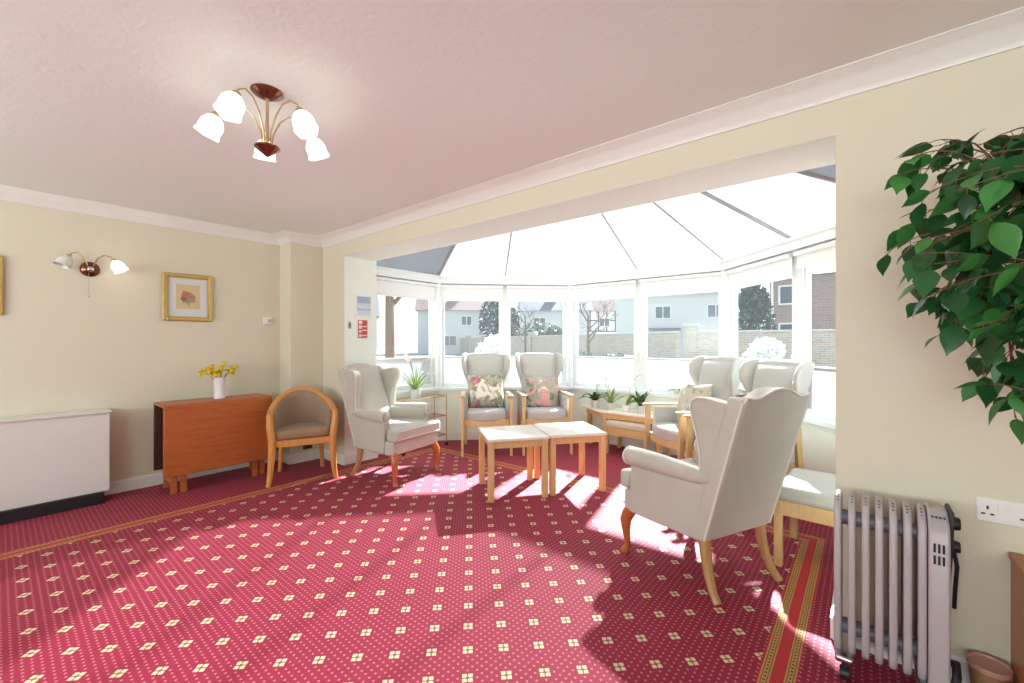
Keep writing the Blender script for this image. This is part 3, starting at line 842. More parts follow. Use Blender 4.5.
# thermostat, notices, switch, sockets
th = thing('thermostat', 'small white thermostat on the wall near the chimney breast', 'thermostat', (LX, 1.803, 1.478))
MB().span((0, -.040, -.036), (.026, .040, .036)).build('cover', M['plastic'], th, bevel=.006)
MB().span((.026, .002, -.016), (.029, .030, .016)).build('display', plain('pale display', (.45, .50, .42), .3), th)
def sheet_print(name, paper, bands):
    g = G(name); v = g.obj(); x, y, z = g.xyz(v); m = g.math; c = (*paper, 1)
    for (ya, yb_, za, zb, colr) in bands:
        k = m('MULTIPLY', m('MULTIPLY', m('GREATER_THAN', y, ya), m('LESS_THAN', y, yb_)), m('MULTIPLY', m('GREATER_THAN', z, za), m('LESS_THAN', z, zb)))
        c = g.mix(k, c, colr)
    return g.end(g.bsdf(c, .4))
cz = thing('notice', 'white edged notice with a blue grey picture on the pier', 'notice', (JL, 2.482, 1.634))
MB().span((0, -.095, -.122), (.012, .095, .122)).build('frame', M['plastic'], cz, bevel=.003)
MB().span((.012, -.080, -.105), (.0135, .080, .100)).build('print', sheet_print('blue grey print', (.55, .62, .68), [(-.08, .08, .03, .10, (.30, .40, .50)), (-.08, .08, -.105, -.075, (.62, .66, .66)), (-.08, .08, -.045, -.03, (.34, .42, .48)), (-.07, .03, -.015, .0, (.70, .74, .76))]), cz)
fa = thing('fire_notice', 'red fire action notice with white panels on the pier', 'notice', (JL, 2.474, 1.392))
MB().span((0, -.054, -.094), (.005, .054, .094)).build('sign_panel', sheet_print('red notice', (.48, .03, .03), [(-.046, -.006, .052, .086, (.8, .8, .78)), (.006, .046, .052, .086, (.45, .05, .04)), (-.046, -.012, .002, .04, (.75, .7, .68)), (-.046, -.012, -.04, -.012, (.7, .6, .58)), (-.008, .046, .02, .034, (.75, .62, .6)), (-.008, .046, -.02, -.006, (.75, .62, .6)), (-.046, -.012, -.084, -.056, (.7, .66, .65)), (-.008, .046, -.075, -.062, (.75, .62, .6))]), fa)
sw = thing('wall_sensor', 'tiny grey wall switch on the edge of the pier', 'switch', (JL, 2.325, 1.43))
MB().span((0, -.012, -.036), (.012, .012, .036)).build('cover', plain('grey switch plastic', (.35, .36, .38), .4), sw, bevel=.003)
MB().span((.012, -.006, -.010), (.018, .006, .012)).build('button', M['darkgrey'], sw, bevel=.002)
ds = thing('double_socket', 'white double power socket on the wall above the radiator', 'power socket', (.383, D, .657))
MB().span((-.074, -.010, -.042), (.074, 0, .042)).build('faceplate', M['plastic'], ds, bevel=.004)
for s in (-1, 1):
    MB().span((s * .014 - .009, -.015, .006), (s * .014 + .009, -.009, .028)).build('switch', M['plastic'], ds, bevel=.002)
    h = MB()
    h.span((s * .046 - .003, -.0108, .004), (s * .046 + .003, -.0095, .016))
    for q in (-1, 1): h.span((s * .046 + q * .011 - .005, -.0108, -.016), (s * .046 + q * .011 + .005, -.0095, -.010))
    h.build('pin_hole', M['black'], ds, smooth=False)
bs = thing('low_socket', 'small brown socket low on the chimney breast behind the tub chair', 'power socket', (BX, 2.10, .155))
MB().span((0, -.045, -.028), (.022, .045, .028)).build('cover', plain('brown bakelite', (.08, .045, .03), .4), bs, bevel=.004)
MB().span((.022, -.008, -.01), (.025, .008, .01)).build('opening', M['black'], bs)

# ------------------------------------------------------------------ ceiling light
cl = thing('ceiling_light', 'five-armed brass ceiling light with white glass shades', 'ceiling lamp', (-2.05, .77, CH))
KS = .86
MB().lathe([(.001, -.032), (.022, -.030), (.055, -.014), (.066, -.004), (.066, 0)], (0, 0, 0), 28).build('canopy', M['copper'], cl)
MB().cyl((0, 0, -.03), (0, 0, -.25), .0065).build('rod', M['brass'], cl)
MB().lathe([(.001, -.29), (.012, -.283), (.030, -.269), (.052, -.251), (.052, -.245), (.020, -.241), (.010, -.23)], (0, 0, 0), 24).build('hub', M['copper'], cl)
for k in range(5):
    a = radians(-94 + 72 * k + 39.6)
    c_, s_ = cos(a), sin(a)
    P = lambda r, z: (r * c_, r * s_, z)
    MB().tube([P(.018, -.243), P(.026, -.18), P(.055, -.115), P(.095, -.075), P(.14, -.068), P(.18, -.093), P(.194, -.128)], .0036, 8).build('arm', M['brass'], cl)
    ax = Vector((c_ * .45, s_ * .45, -1)).normalized(); Tq = Matrix.Translation(P(.195, -.125)) @ ax.to_track_quat('Z', 'Y').to_matrix().to_4x4()
    MB().lathe([(.001, -.012), (.015, -.010), (.021, .004), (.019, .018)], (0, 0, 0), 14, Tq).build('lamp_holder', M['brass'], cl)
    MB().lathe([(a_ * KS, b_ * KS) for a_, b_ in [(.018, .010), (.036, .024), (.050, .050), (.053, .072), (.050, .092), (.056, .116), (.052, .115), (.042, .09), (.044, .066), (.030, .03)]], (0, 0, 0), 25, Tq,
               lambda a_, i: .07 * cos(5 * a_) * (i > 3)).build('shade', M['lit'], cl)

# ------------------------------------------------------------------ oil radiator
rd = thing('oil_radiator', 'mauve grey finned oil radiator on castors against the wall', 'radiator', (0, 0, 0))
RY0, RY1 = 2.03, 2.175
FX = [-.081, -.039, .001, .039, .077, .115, .152]
def fin_poly():
    return [(RY0, .125), (RY0, .605), (RY0 + .012, .635), (RY0 + .05, .668), (RY1 - .03, .672), (RY1, .64), (RY1, .11), (RY1 - .02, .072), (RY0 + .04, .072), (RY0 + .01, .095)]
for x in FX:
    fo = MB().prism(fin_poly(), x - .0115, x + .0115, 'x').build('fin', M['radiator'], rd, bevel=.007, seg=3)
    vt = MB()
    for q in range(3):
        vt.box((x, RY0 + .03 + q * .012 * .9, .653 + q * .0085), (.006, .005, .002))
    vt.build('vent', M['black'], fo, smooth=False)
for hz in (.58, .16): MB().cyl((-.081, (RY0 + RY1) / 2, hz), (.17, (RY0 + RY1) / 2, hz), .028).build('header_tube', M['tubeshade'], rd)
cp = [(RY0 - .005, .06), (RY0 - .005, .600), (RY0 + .012, .635), (RY0 + .055, .675), (RY1 - .02, .675), (RY1 + .005, .64), (RY1 + .005, .06)]
co = MB().prism(cp, .166, .220, 'x').build('control_housing', M['radiator'], rd, bevel=.008)
sl_ = MB()
for i in range(3):
    for j in range(2): sl_.box((.181 + i * .011, RY0 - .0055, .562 - j * .040), (.006, .003, .030))
sl_.build('vent_slot', M['black'], co, smooth=False)
sv = MB()
for i in range(4): sv.box((.178 + i * .010, RY0 + .034, .6565), (.005, .022, .003))
sv.build('vent_slot', M['black'], co, smooth=False)
MB().prism([(RY0 + .03, .68), (RY1, .68), (RY1 + .01, .64), (RY1, .42), (RY1 - .03, .40), (RY0 + .055, .53), (RY0 + .03, .64)], .220, .232, 'x').build('control_panel', M['darkgrey'], rd, bevel=.004)
for zz, r in ((.63, .024), (.55, .022)):
    MB().cyl((.230, RY0 + .085, zz), (.252, RY0 + .085, zz), r, r * .85, 18).build('knob', M['black'], rd, bevel=.002)
MB().tube([(.237, RY0 + .10, .54), (.245, RY0 + .09, .48), (.241, RY0 + .095, .40), (.239, RY0 + .10, .33)], .006, 8).build('power_cord', M['black'], rd)
MB().tube([(.226, RY0 + .02, .03), (.236, RY0 + .015, .14), (.237, RY0 + .04, .17), (.222, RY0 + .07, .15)], .012, 8).build('cord_hook', M['black'], rd)
for x in (-.060, .165):
    br = MB().span((x - .028, RY0 - .03, .066), (x + .028, RY1 + .03, .09)).build('castor_bracket', M['chrome'], rd, bevel=.008)
    for y in (RY0 - .008, RY1 + .008):
        MB().cyl((x - .014, y, .023), (x + .014, y, .023), .023, n=18).span((x - .009, y - .009, .03), (x + .009, y + .009, .068)).build('castor', M['black'], rd)

# ------------------------------------------------------------------ bin, cabinet
bi = thing('waste_bin', 'wicker waste bin with a pink liner between the radiator and the cabinet', 'bin', (.330, 2.185, 0))
bi.scale = (.58, .58, .74)
MB().lathe([(.001, .0), (.070, .0), (.073, .01), (.088, .185), (.091, .195), (.086, .195), (.082, .17), (.068, .02), (.001, .015)], (0, 0, 0), 28).build('basket', plain('brown wicker', (.30, .17, .07), .8, var=.3, sc=60), bi)
MB().lathe([(.0815, .165), (.0845, .193), (.091, .202), (.094, .195), (.092, .178), (.0915, .18), (.092, .192)], (0, 0, 0), 40, None, lambda a, i: .02 * sin(9 * a) * (i > 3)).build('liner', plain('pink plastic liner', (.50, .25, .20), .4, var=.15, sc=18), bi)
cb = thing('cabinet', 'orange wood low cabinet at the edge of view beside the bin', 'cabinet', (0, 0, 0))
MB().span((.392, 1.93, .06), (.410, 2.262, .505)).span((.80, 1.93, .06), (.818, 2.262, .505)).span((.410, 2.245, .06), (.80, 2.262, .505)).span((.41, 1.95, .06), (.80, 2.245, .078)).build('carcass', M['cabinet'], cb, smooth=False)
MB().span((.386, 1.91, .505), (.824, 2.264, .525)).build('tabletop', M['cabinet'], cb, bevel=.003)
MB().span((.396, 1.945, 0), (.814, 2.25, .06)).build('plinth', M['cabinet'], cb, smooth=False)
for x0 in (.412, .606):
    dr = MB().span((x0, 1.915, .068), (x0 + .19, 1.932, .498)).build('door', M['cabinet'], cb, bevel=.003)
    MB().ball((x0 + .17 if x0 < .5 else x0 + .02, 1.907, .35), .012).build('knob', M['brass'], dr)

# ------------------------------------------------------------------ tea trolley
tr = thing('tea_trolley', 'slim three-tier trolley with pale shelves behind the wing armchair', 'trolley')
TX0, TX1, TY0, TY1 = -4.14, -3.915, 2.86, 3.485
for z in (.135, .365, .60):
    s = MB().span((TX0, TY0, z - .006), (TX1, TY1, z)).build('shelf', M['shelfglass'], tr, smooth=False)
    r = MB()
    for a, b_ in (((TX0, TY0), (TX1, TY0)), ((TX1, TY0), (TX1, TY1)), ((TX1, TY1), (TX0, TY1)), ((TX0, TY1), (TX0, TY0))):
        r.tube([(*a, z), (*b_, z)], .006, 6)
    r.build('rim', M['rearleg'], s)
for x in (TX0, TX1):
    for y in (TY0, TY1):
        MB().cyl((x, y, .045), (x, y, .63), .007, n=8).build('post', M['brass'], tr)
        MB().cyl((x - .008, y, .022), (x + .008, y, .022), .022, n=14).build('castor', M['black'], tr)

# ------------------------------------------------------------------ potted plants
def blade(b, base, dirv, L, w, droop=.5, n=6, up=1.0):
    """a strap leaf that arches over"""
    d = Vector((dirv[0], dirv[1], 0)).normalized(); side = Vector((-d.y, d.x, 0)); v = []
    p = Vector(base); ang = up
    for i in range(n + 1):
        t = i / n; ww = w * (sin(pi * min(1, .12 + .88 * t)) ** .7) * (1 - .15 * t) + .0005
        v += [p - side * ww + Vector((0, 0, ww * .35)), p + Vector((0, 0, 0)), p + side * ww + Vector((0, 0, ww * .35))]
        a = ang - droop * t * 1.6
        p = p + (d * cos(a) + Vector((0, 0, 1)) * sin(a)) * (L / n)
    f = []
    for i in range(n):
        for k in range(2): f.append((i * 3 + k, i * 3 + k + 1, (i + 1) * 3 + k + 1, (i + 1) * 3 + k))
    b._add(v, f)
def pot(root, r, h, mat):
    MB().lathe([(.001, 0), (r * .74, 0), (r * .78, .004), (r * .96, h * .86), (r * 1.04, h * .86), (r * 1.04, h), (r * .93, h), (r * .9, h * .88), (.001, h * .86)], (0, 0, 0), 22).build('pot', mat, root)
    MB().lathe([(.001, h * .88), (r * .9, h * .87), (r * .91, h * .84)], (0, 0, 0), 18).build('soil', M['soil'], root)
def spray_plant(name, label, cat, loc, r, h, nl, L, w, leaf, potmat, seed, spikes=0, up=(.7, 1.45), droop=(.3, .8), blooms=None, group=None, arc=None):
    rnd = random.Random(seed); root = thing(name, label, cat, loc, 0, group)
    pot(root, r, h, potmat)
    lb = MB()
    for i in range(nl):
        a = 2 * pi * (i + rnd.random() * .7) / nl if not arc else arc[0] + (arc[1] - arc[0]) * rnd.random()
        blade(lb, (cos(a) * r * .25, sin(a) * r * .25, h * .86), (cos(a), sin(a)), L * rnd.uniform(.65, 1.1), w * rnd.uniform(.8, 1.15), rnd.uniform(*droop), 7, rnd.uniform(*up))
    lb.build('leaves', leaf, root, solid=.0015)
    for i in range(spikes):
        a = rnd.uniform(0, 2 * pi) if not arc else arc[0] + (arc[1] - arc[0]) * (i + .5) / spikes
        hh = L * rnd.uniform(1.2, 1.6)
        pts = [(cos(a) * r * .2, sin(a) * r * .2, h * .85), (cos(a) * hh * .12, sin(a) * hh * .12, h + hh * .5), (cos(a) * hh * .3, sin(a) * hh * .3, h + hh * .85), (cos(a) * hh * .5, sin(a) * hh * .5, h + hh * .95)]
        so = MB().tube(pts, .0028, 6).build('flower_stem', M['stem'], root)
        if blooms:
            fb = MB()
            for k in range(4):
                c = Vector(pts[2]).lerp(Vector(pts[3]), k / 3) + Vector((0, 0, -.008))
                for q in range(5):
                    aa = q * 2 * pi / 5 + k
                    T_ = Matrix.Translation(c) @ Matrix.Rotation(a, 4, 'Z') @ Matrix.Rotation(radians(80), 4, 'Y') @ Matrix.Rotation(aa, 4, 'Z')
                    fb._add([(0, 0, 0), (.010, .008, .002), (.021, 0, .004), (.010, -.008, .002)], [(0, 1, 2, 3)], T_)
            fb.build('blossom', blooms, so, solid=.001)
    return root
GP = plain('grey patterned pot', (.52, .53, .54), .5, var=.2, sc=40)
WP = M['porcelain']; CP = plain('clear plastic orchid pot', (.60, .58, .52), .3, var=.05)
spray_plant('potted_plant', 'bright green arching plant in a grey pot on the trolley', 'plant', (-4.03, 3.11, .601), .065, .105, 34, .31, .007, M['leaf2'], GP, 3, 4, (.6, 1.5), (.2, .7), M['petalpink'])
spray_plant('potted_plant', 'small green spreading plant on the bay sill behind the first high-back chair', 'plant', (-3.865, 3.915, .673), .045, .07, 12, .16, .012, M['leaf2'], WP, 5, 0, (.3, 1.2), (.4, .9))
spray_plant('potted_orchid', 'dark-leaved orchid at the end of the low table nearest the rose cushion', 'plant', (-2.49, 4.565, .471), .050, .09, 10, .24, .030, M['darkleaf'], CP, 11, 2, (.2, 1.3), (.3, 1.2), M['blossom'])
spray_plant('potted_orchid', 'second orchid along the low table with upright green leaves', 'plant', (-2.28, 4.555, .471), .045, .08, 8, .23, .022, M['leaf2'], CP, 12, 2, (.7, 1.45), (.2, .8), M['blossom'])
spray_plant('potted_orchid', 'third orchid along the low table with leaves bent over to one side', 'plant', (-2.09, 4.56, .471), .045, .07, 7, .24, .024, M['leaf2'], WP, 15, 1, (.5, 1.2), (.4, .9), M['blossom'], None, (-.6, 1.0))
spray_plant('potted_orchid', 'fourth orchid on the low table with one tall dark leaf, nearest the wooden-armed chair', 'plant', (-1.92, 4.56, .471), .045, .08, 6, .24, .026, M['darkleaf'], CP, 18, 1, (.9, 1.5), (.1, .6), M['blossom'])
spray_plant('potted_plant', 'small flat green plant on the bay sill behind the chair arm', 'plant', (-1.60, 4.80, .673), .04, .05, 9, .13, .014, M['leaf2'], WP, 21, 0, (.1, .6), (.2, .7))

# ------------------------------------------------------------------ ficus
def ficus():
    rnd = random.Random(5)
    root = thing('ficus_tree', 'tall leafy weeping fig with glossy green leaves against the cream wall', 'plant', (.60, 1.50, 0))
    MB().lathe([(.001, 0), (.12, 0), (.125, .01), (.16, .26), (.17, .28), (.15, .28), (.14, .25), (.001, .24)], (0, 0, 0), 28).build('planter', plain('brown planter', (.22, .11, .06), .5), root)
    MB().lathe([(.001, .252), (.141, .25), (.141, .245)], (0, 0, 0), 20).build('soil', M['soil'], root)
    tk = MB()
    for k in range(2):
        tk.tube([(.02 * k - .01, .01 * k, .24), (.015 - .03 * k, -.01, .6), (-.02 + .02 * k, .02 - .02 * k, .95), (-.05 - .02 * k, .03, 1.25), (-.09 + .04 * k, .05 + .03 * k, 1.6)], [.016, .014, .013, .011, .006], 8)
    tk.build('trunk', M['bark'], root)
    br, lf = MB(), MB()
    O = Vector((.60, 1.50, 0))
    def leaf(p, d, L, roll):
        d = d.normalized(); side = d.cross(Vector((0, 0, 1)))
        if side.length < .1: side = Vector((1, 0, 0))
        side.normalize(); up = side.cross(d)
        side, up = side * cos(roll) + up * sin(roll), up * cos(roll) - side * sin(roll)
        v = [p]
        ws = [(.12, .22), (.28, .37), (.45, .40), (.62, .33), (.78, .20), (.90, .085)]
        n = len(ws)
        L_ = [p + d * L * t + side * L * w * .78 + up * L * (w * .16 - .18 * t * t) for t, w in ws]
        R_ = [p + d * L * t - side * L * w * .78 + up * L * (w * .16 - .18 * t * t) for t, w in ws]
        Cc = [p + d * L * t - up * L * .18 * t * t for t, w in ws]
        tip = p + d * L * 1.03 - up * L * .2
        v = [p] + L_ + Cc + R_ + [tip]
        f = [(0, 1 + n, 1), (0, 1 + 2 * n, 1 + n)]
        for i in range(n - 1):
            f.append((1 + i, 1 + n + i, 2 + n + i, 2 + i)); f.append((1 + n + i, 1 + 2 * n + i, 2 + 2 * n + i, 2 + n + i))
        f += [(n, 2 * n, 3 * n + 1), (2 * n, 3 * n, 3 * n + 1)]
        lf._add(v, f)
    def twig(p0, p1, sag, nl, L):
        p0, p1 = Vector(p0), Vector(p1); pts = []
        for i in range(7):
            t = i / 6; pts.append(p0.lerp(p1, t) + Vector((rnd.uniform(-.008, .008), rnd.uniform(-.008, .008), sag * 4 * t * (1 - t))))
        br.tube(pts, [.0035 - .0004 * i for i in range(7)], 5)
        for k in range(nl):
            t = .25 + .75 * (k + .5) / nl
            i = min(5, int(t * 6)); q = pts[i].lerp(pts[i + 1], t * 6 - i); dr = (pts[i + 1] - pts[i]).normalized()
            a = rnd.uniform(0, 2 * pi)
            sd = Vector((cos(a), sin(a), rnd.uniform(-1.5, .35)))
            d = (dr * .35 + sd * .8 + Vector((0, 0, -.25))).normalized()
            st = q + d * .018
            br.tube([q, st], .0012, 4)
            leaf(st, d, L * rnd.uniform(.75, 1.2), rnd.uniform(-.9, .9))
    # crown: twigs run from the trunk tops to points on a rounded crown surface (centre C0, local to root)
    C0 = Vector((-.245, .20, 1.51))
    n = 0
    while n < 150:
        u = Vector((rnd.gauss(0, 1), rnd.gauss(0, 1), rnd.gauss(0, 1))).normalized()
        e = C0 + Vector((u.x * .31, u.y * .29, u.z * .40)) * rnd.uniform(.45, 1.0)
        w = e + O
        if w.y > 2.20 or w.z > 1.96: continue
        s = Vector((-.06 + rnd.uniform(-.03, .03), .05, min(1.6, max(.95, e.z - rnd.uniform(-.1, .3)))))
        s = s.lerp(C0 + Vector((.0, .0, e.z - C0.z)) * 1, .45)
        twig(s, e, rnd.uniform(.0, .09), rnd.randint(5, 8), .078)
        n += 1
    # straggling sprigs on the open side
    for e, sg in (((-.50, .42, 1.56), .06), ((-.52, .30, 1.70), .05), ((-.47, .48, 1.36), .02), ((-.34, .36, 1.06), .02), ((-.40, .44, 1.20), .05), ((-.28, .28, 1.02), .03), ((-.44, .34, 1.80), .04), ((-.55, .42, 1.48), .05), ((-.50, .30, 1.74), .07), ((-.42, .40, 1.80), .05), ((-.46, .40, 1.30), .03), ((-.30, .20, .98), .02)):
        twig(C0 + Vector((-.05, .05, (e[2] + .08 - C0.z) * .5)), (e[0], e[1], e[2] + .08), sg, 8, .078)
    br.build('branch', M['twig'], root); lo = lf.build('leaves', M['leaf'], root, weld=False, sharp=False)
    return root
ficus()

# ------------------------------------------------------------------ outside
GZ = -.15
g = G('pale paving'); p = g.pos()
col = g.mix(g.noise(p, .6, 4), (.17, .18, .15), (.24, .24, .21))
struct(MB().span((-90, -60, GZ - .2), (60, 90, GZ)).build('ground', g.end(g.bsdf(col, .9)), smooth=False))
struct(MB().span((-14, -1, GZ - .1), (8, 12.5, GZ + .012)).build('ground_bounce', plain('pale bounce slab', (.40, .40, .38), .9, var=.06, sc=2), smooth=False))  # added pale slab, bounces sunlight up to the soffit and ceiling
def brickmat(n, c1, c2, mortar, sc=1.0):
    g = G(n); tc = g.obj()
    b = g.n('ShaderNodeTexBrick'); mp = g.n('ShaderNodeMapping'); g.link(tc, mp.inputs[0]); mp.inputs['Rotation'].default_value = (radians(90), 0, 0)
    g.link(mp.outputs[0], b.inputs[0]); b.inputs['Color1'].default_value = (*c1, 1); b.inputs['Color2'].default_value = (*c2, 1); b.inputs['Mortar'].default_value = (*mortar, 1)
    b.inputs['Scale'].default_value = 1; b.inputs['Brick Width'].default_value = .225 * sc; b.inputs['Row Height'].default_value = .075 * sc; b.inputs['Mortar Size'].default_value = .01 * sc
    return g.end(g.bsdf(b.outputs[0], .85))
BR1 = brickmat('buff brick', (.34, .27, .19), (.42, .35, .25), (.45, .43, .38))
BR2 = brickmat('red brown brick', (.26, .15, .13), (.32, .19, .16), (.36, .33, .31), 1.3)
COP = plain('concrete coping', (.42, .40, .36), .85)
def garden_wall(label, A, B, piers):
    A, B = Vector(A), Vector(B); d = B - A; L = d.length; a = atan2(d.y, d.x)
    r = thing('garden_wall', label, 'wall', (A.x, A.y, GZ), a)
    MB().span((0, -.11, -.1), (L, .11, 1.72)).build('brickwork', BR1, r, smooth=False)
    MB().span((-.02, -.15, 1.72), (L + .02, .15, 1.80)).build('coping', COP, r, bevel=.02)
    for x in piers:
        pr = MB().span((x - .22, -.2, -.1), (x + .22, .2, 1.95)).build('pier', BR1, r, smooth=False)
        MB().span((x - .27, -.25, 1.95), (x + .27, .25, 2.05)).build('pier_cap', COP, pr, bevel=.02)
garden_wall('buff brick garden wall facing the bay on the side of the brick flats', (-5.2, 16.5), (9, 18.4), [.2, 6.5, 12])
garden_wall('buff brick garden wall running off towards the far houses', (-36, 34), (-5.6, 16.7), [4, 9.5, 15, 21, 27])
SL = plain('slate roof', (.12, .13, .15), .8, var=.2, sc=3)
TL = plain('brown roof tile', (.20, .12, .10), .8, var=.2, sc=3)
REN = plain('white render', (.62, .62, .61), .8, var=.03)
TIM = plain('dark timber', (.05, .045, .045), .7)
DG = plain('dark window glass', (.07, .09, .11), .15)
def house(name, label, loc, rz, w, dp, h, rh, wallm, roofm, wins, chim=(), extras=None, cat='house'):
    """front on local -y"""
    r = thing(name, label, cat, (*loc, GZ), rz)
    MB().span((-w / 2, 0, -.1), (w / 2, dp, h)).build('wall', wallm, r, smooth=False)
    MB().prism([(-.4, h - .1), (dp + .4, h - .1), (dp / 2, h + rh)], -w / 2 - .3, w / 2 + .3, 'x').build('roof', roofm, r, smooth=False)
    for x, z, ww, hh in wins:
        fr = MB().span((x - ww / 2, -.06, z), (x + ww / 2, .02, z + hh)).build('window', M['upvc'], r, smooth=False)
        k = 2 if ww > .9 else 1; pw = (ww - .08 * (k + 1)) / k; pn = MB()
        for i in range(k): pn.span((x - ww / 2 + .08 + i * (pw + .08), -.075, z + .08), (x - ww / 2 + .08 + i * (pw + .08) + pw, -.05, z + hh - .08))
        pn.build('pane', DG, fr, smooth=False)
    for x in chim:
        MB().span((x - .4, dp / 2 - .4, h + rh - 1.0), (x + .4, dp / 2 + .4, h + rh + 1.1)).build('chimney', BR2, r, smooth=False)
    if extras: extras(r)
    return r
def face_cam(p): return atan2(p[1], p[0]) - pi / 2
flat_wins = [(x, z, 1.25, 1.15) for x in (2.2, 4.9, 8.0, 11) for z in (.8, 3.05)]
def fx(r):
    MB().span((-.06, -.1, 0), (.06, -.0, 5.4)).build('downpipe', M['upvc'], r)
fl_ = thing('apartment_block', 'red brown brick flats with white windows beyond the garden wall', 'building', (-4.8, 32.2, GZ), radians(-4))
MB().span((0, 0, -.1), (18, 9, 5.6)).build('wall', BR2, fl_, smooth=False)
MB().prism([(-.5, 5.5), (9.5, 5.5), (4.5, 7.6)], -.4, 18.4, 'x').build('roof', SL, fl_, smooth=False)
for x in (.95, 4.55, 8.2, 12):
    for z in (1.35, 3.75):
        ww = .9 if x < 1 else 1.5
        fr = MB().span((x - ww / 2, -.06, z), (x + ww / 2, .02, z + 1.25)).build('window', M['upvc'], fl_, smooth=False)
        pn = MB(); k = 1 if ww < 1 else 2; pw = (ww - .1 * (k + 1)) / k
        for i in range(k): pn.span((x - ww / 2 + .1 + i * (pw + .1), -.075, z + .1), (x - ww / 2 + .1 + i * (pw + .1) + pw, -.05, z + 1.15))
        pn.build('pane', DG, fr, smooth=False)
MB().span((.1, -.1, 0), (.22, 0, 5.5)).build('downpipe', M['upvc'], fl_)
def porch(r):
    MB().span((-2.6, -1.2, 2.35), (-.2, 0, 2.5)).build('porch_roof', SL, r, smooth=False)
    MB().span((-1.9, -.08, 0), (-.9, 0, 2.2)).build('front_door', plain('blue grey door', (.10, .14, .20), .5), r, smooth=False)
house('house', 'white rendered house with a dark porch behind the garden wall', (-11.5, 36), radians(14), 11, 8, 5.4, 2.6, REN, SL, [(2.0, .9, 1.8, 1.2), (-1.6, 3.3, 1.3, 1.1), (2.4, 3.3, 1.3, 1.1), (-4, 1, 1.3, 1.2)], (3.5,), porch)
def timbers(r):
    t = MB()
    for i in range(7): t.span((-3 + i, -.05, 2.6), (-2.86 + i, .0, 5.2))
    for z in (2.6, 3.9, 5.1): t.span((-3.2, -.05, z), (3.2, 0, z + .14))
    t.build('timber_frame', TIM, r, smooth=False)
house('house', 'black and white timbered house seen behind the bare tree', (-23.5, 48), radians(26), 6.6, 7, 5.2, 2.6, REN, TL, [(-1.2, 3.2, 1.3, 1.1), (1.4, 3.2, 1.3, 1.1), (0, .9, 1.8, 1.3)], (1.8,), timbers)
house('house', 'pale house with a chimney beyond the hedge', (-22.6, 33.6), radians(34), 6.5, 7, 4.4, 2.4, REN, SL, [(-1.4, 2.7, 1.2, 1.0), (1.5, 2.7, 1.2, 1.0)], (.6,))
house('house', 'pale house with a dark gable window beside the evergreens', (-36, 32.5), radians(47), 7, 7, 5.0, 2.6, REN, TL, [(-1.2, 3.2, 1.4, 1.2), (1.9, 3.2, 1.2, 1.1), (0, .9, 1.6, 1.2)], (2,))
house('house', 'far roofed house seen past the bare trunk', (-43, 23), radians(60), 8, 7, 4.2, 2.8, REN, SL, [(-2, 2.6, 1.4, 1.1), (1.6, 2.6, 1.4, 1.1)], (-1,))
FOL = leafmat('evergreen foliage', (.05, .10, .075), (.08, .14, .09), (.03, .06, .06))
HED = leafmat('hedge foliage', (.09, .14, .07), (.14, .20, .10), (.05, .09, .05))
WBL = leafmat('white blossom spray', (.80, .80, .78), (.88, .87, .85), (.60, .63, .58))
def cloud(b, c, s, n, q, rnd):
    for _ in range(n):
        u = Vector((rnd.gauss(0, 1), rnd.gauss(0, 1), rnd.gauss(0, 1))).normalized() * (rnd.random() ** .3)
        p = Vector(c) + Vector((u.x * s[0], u.y * s[1], u.z * s[2]))
        a, t = Vector((rnd.gauss(0, 1), rnd.gauss(0, 1), rnd.gauss(0, 1))).normalized(), Vector((rnd.gauss(0, 1), rnd.gauss(0, 1), rnd.gauss(0, 1))).normalized()
        w = a.cross(t)
        if w.length < .05: continue
        w.normalize(); k = q * rnd.uniform(.6, 1.3)
        b._add([p - a * k, p + w * k * .5, p + a * k, p - w * k * .5], [(0, 1, 2, 3)])
def leafy(name, label, cat, loc, clumps, n, q, mat, trunk, seed, group=None):
    rnd = random.Random(seed); r = thing(name, label, cat, (*loc, GZ), 0, group)
    MB().tube([(0, 0, -.1), (.02, 0, trunk[1] * .5), (0, .02, trunk[1])], [trunk[0], trunk[0] * .8, trunk[0] * .4], 8).build('trunk', M['bark'], r)
    b = MB()
    for c, s in clumps: cloud(b, c, s, int(n / len(clumps)), q, rnd)
    b.build('crown', mat, r, weld=False)
    return r
leafy('evergreen_tree', 'round evergreen tree beside the brick flats', 'tree', (-4.9, 27.0), [((0, 0, 2.4), (1.15, 1.1, 2.2)), ((.1, 0, 3.6), (.75, .75, 1.2))], 2600, .16, FOL, (.14, 2.5), 2)
leafy('evergreen_tree', 'dark evergreen pair of crowns above the pier of the garden wall', 'tree', (-31, 34.2), [((0, 0, 3.4), (1.5, 1.4, 3.0)), ((1.5, 1.0, 2.8), (1.3, 1.3, 2.4))], 2800, .24, FOL, (.14, 2.5), 3)
leafy('hedge_shrub', 'grey green hedge in front of the pale house with a chimney', 'shrub', (-19.2, 26.3), [((0, 0, 1.8), (2.2, .8, 1.1)), ((1.8, -.6, 1.6), (1.2, .7, .9))], 2200, .14, HED, (.08, 1.2), 4)
leafy('border_shrub', 'low green shrub in the bed at the foot of the garden wall', 'shrub', (-7.6, 14.2), [((-.9, 0, .55), (1.1, .6, .5)), ((.7, 0, .5), (.9, .6, .5))], 1200, .09, HED, (.04, .4), 6)
leafy('blossom_shrub', 'white flowering shrub outside the window by the brick flats', 'shrub', (-1.5, 9.4), [((0, 0, .9), (.42, .4, .5)), ((.05, 0, 1.25), (.3, .3, .24))], 1500, .045, WBL, (.03, .7), 7)
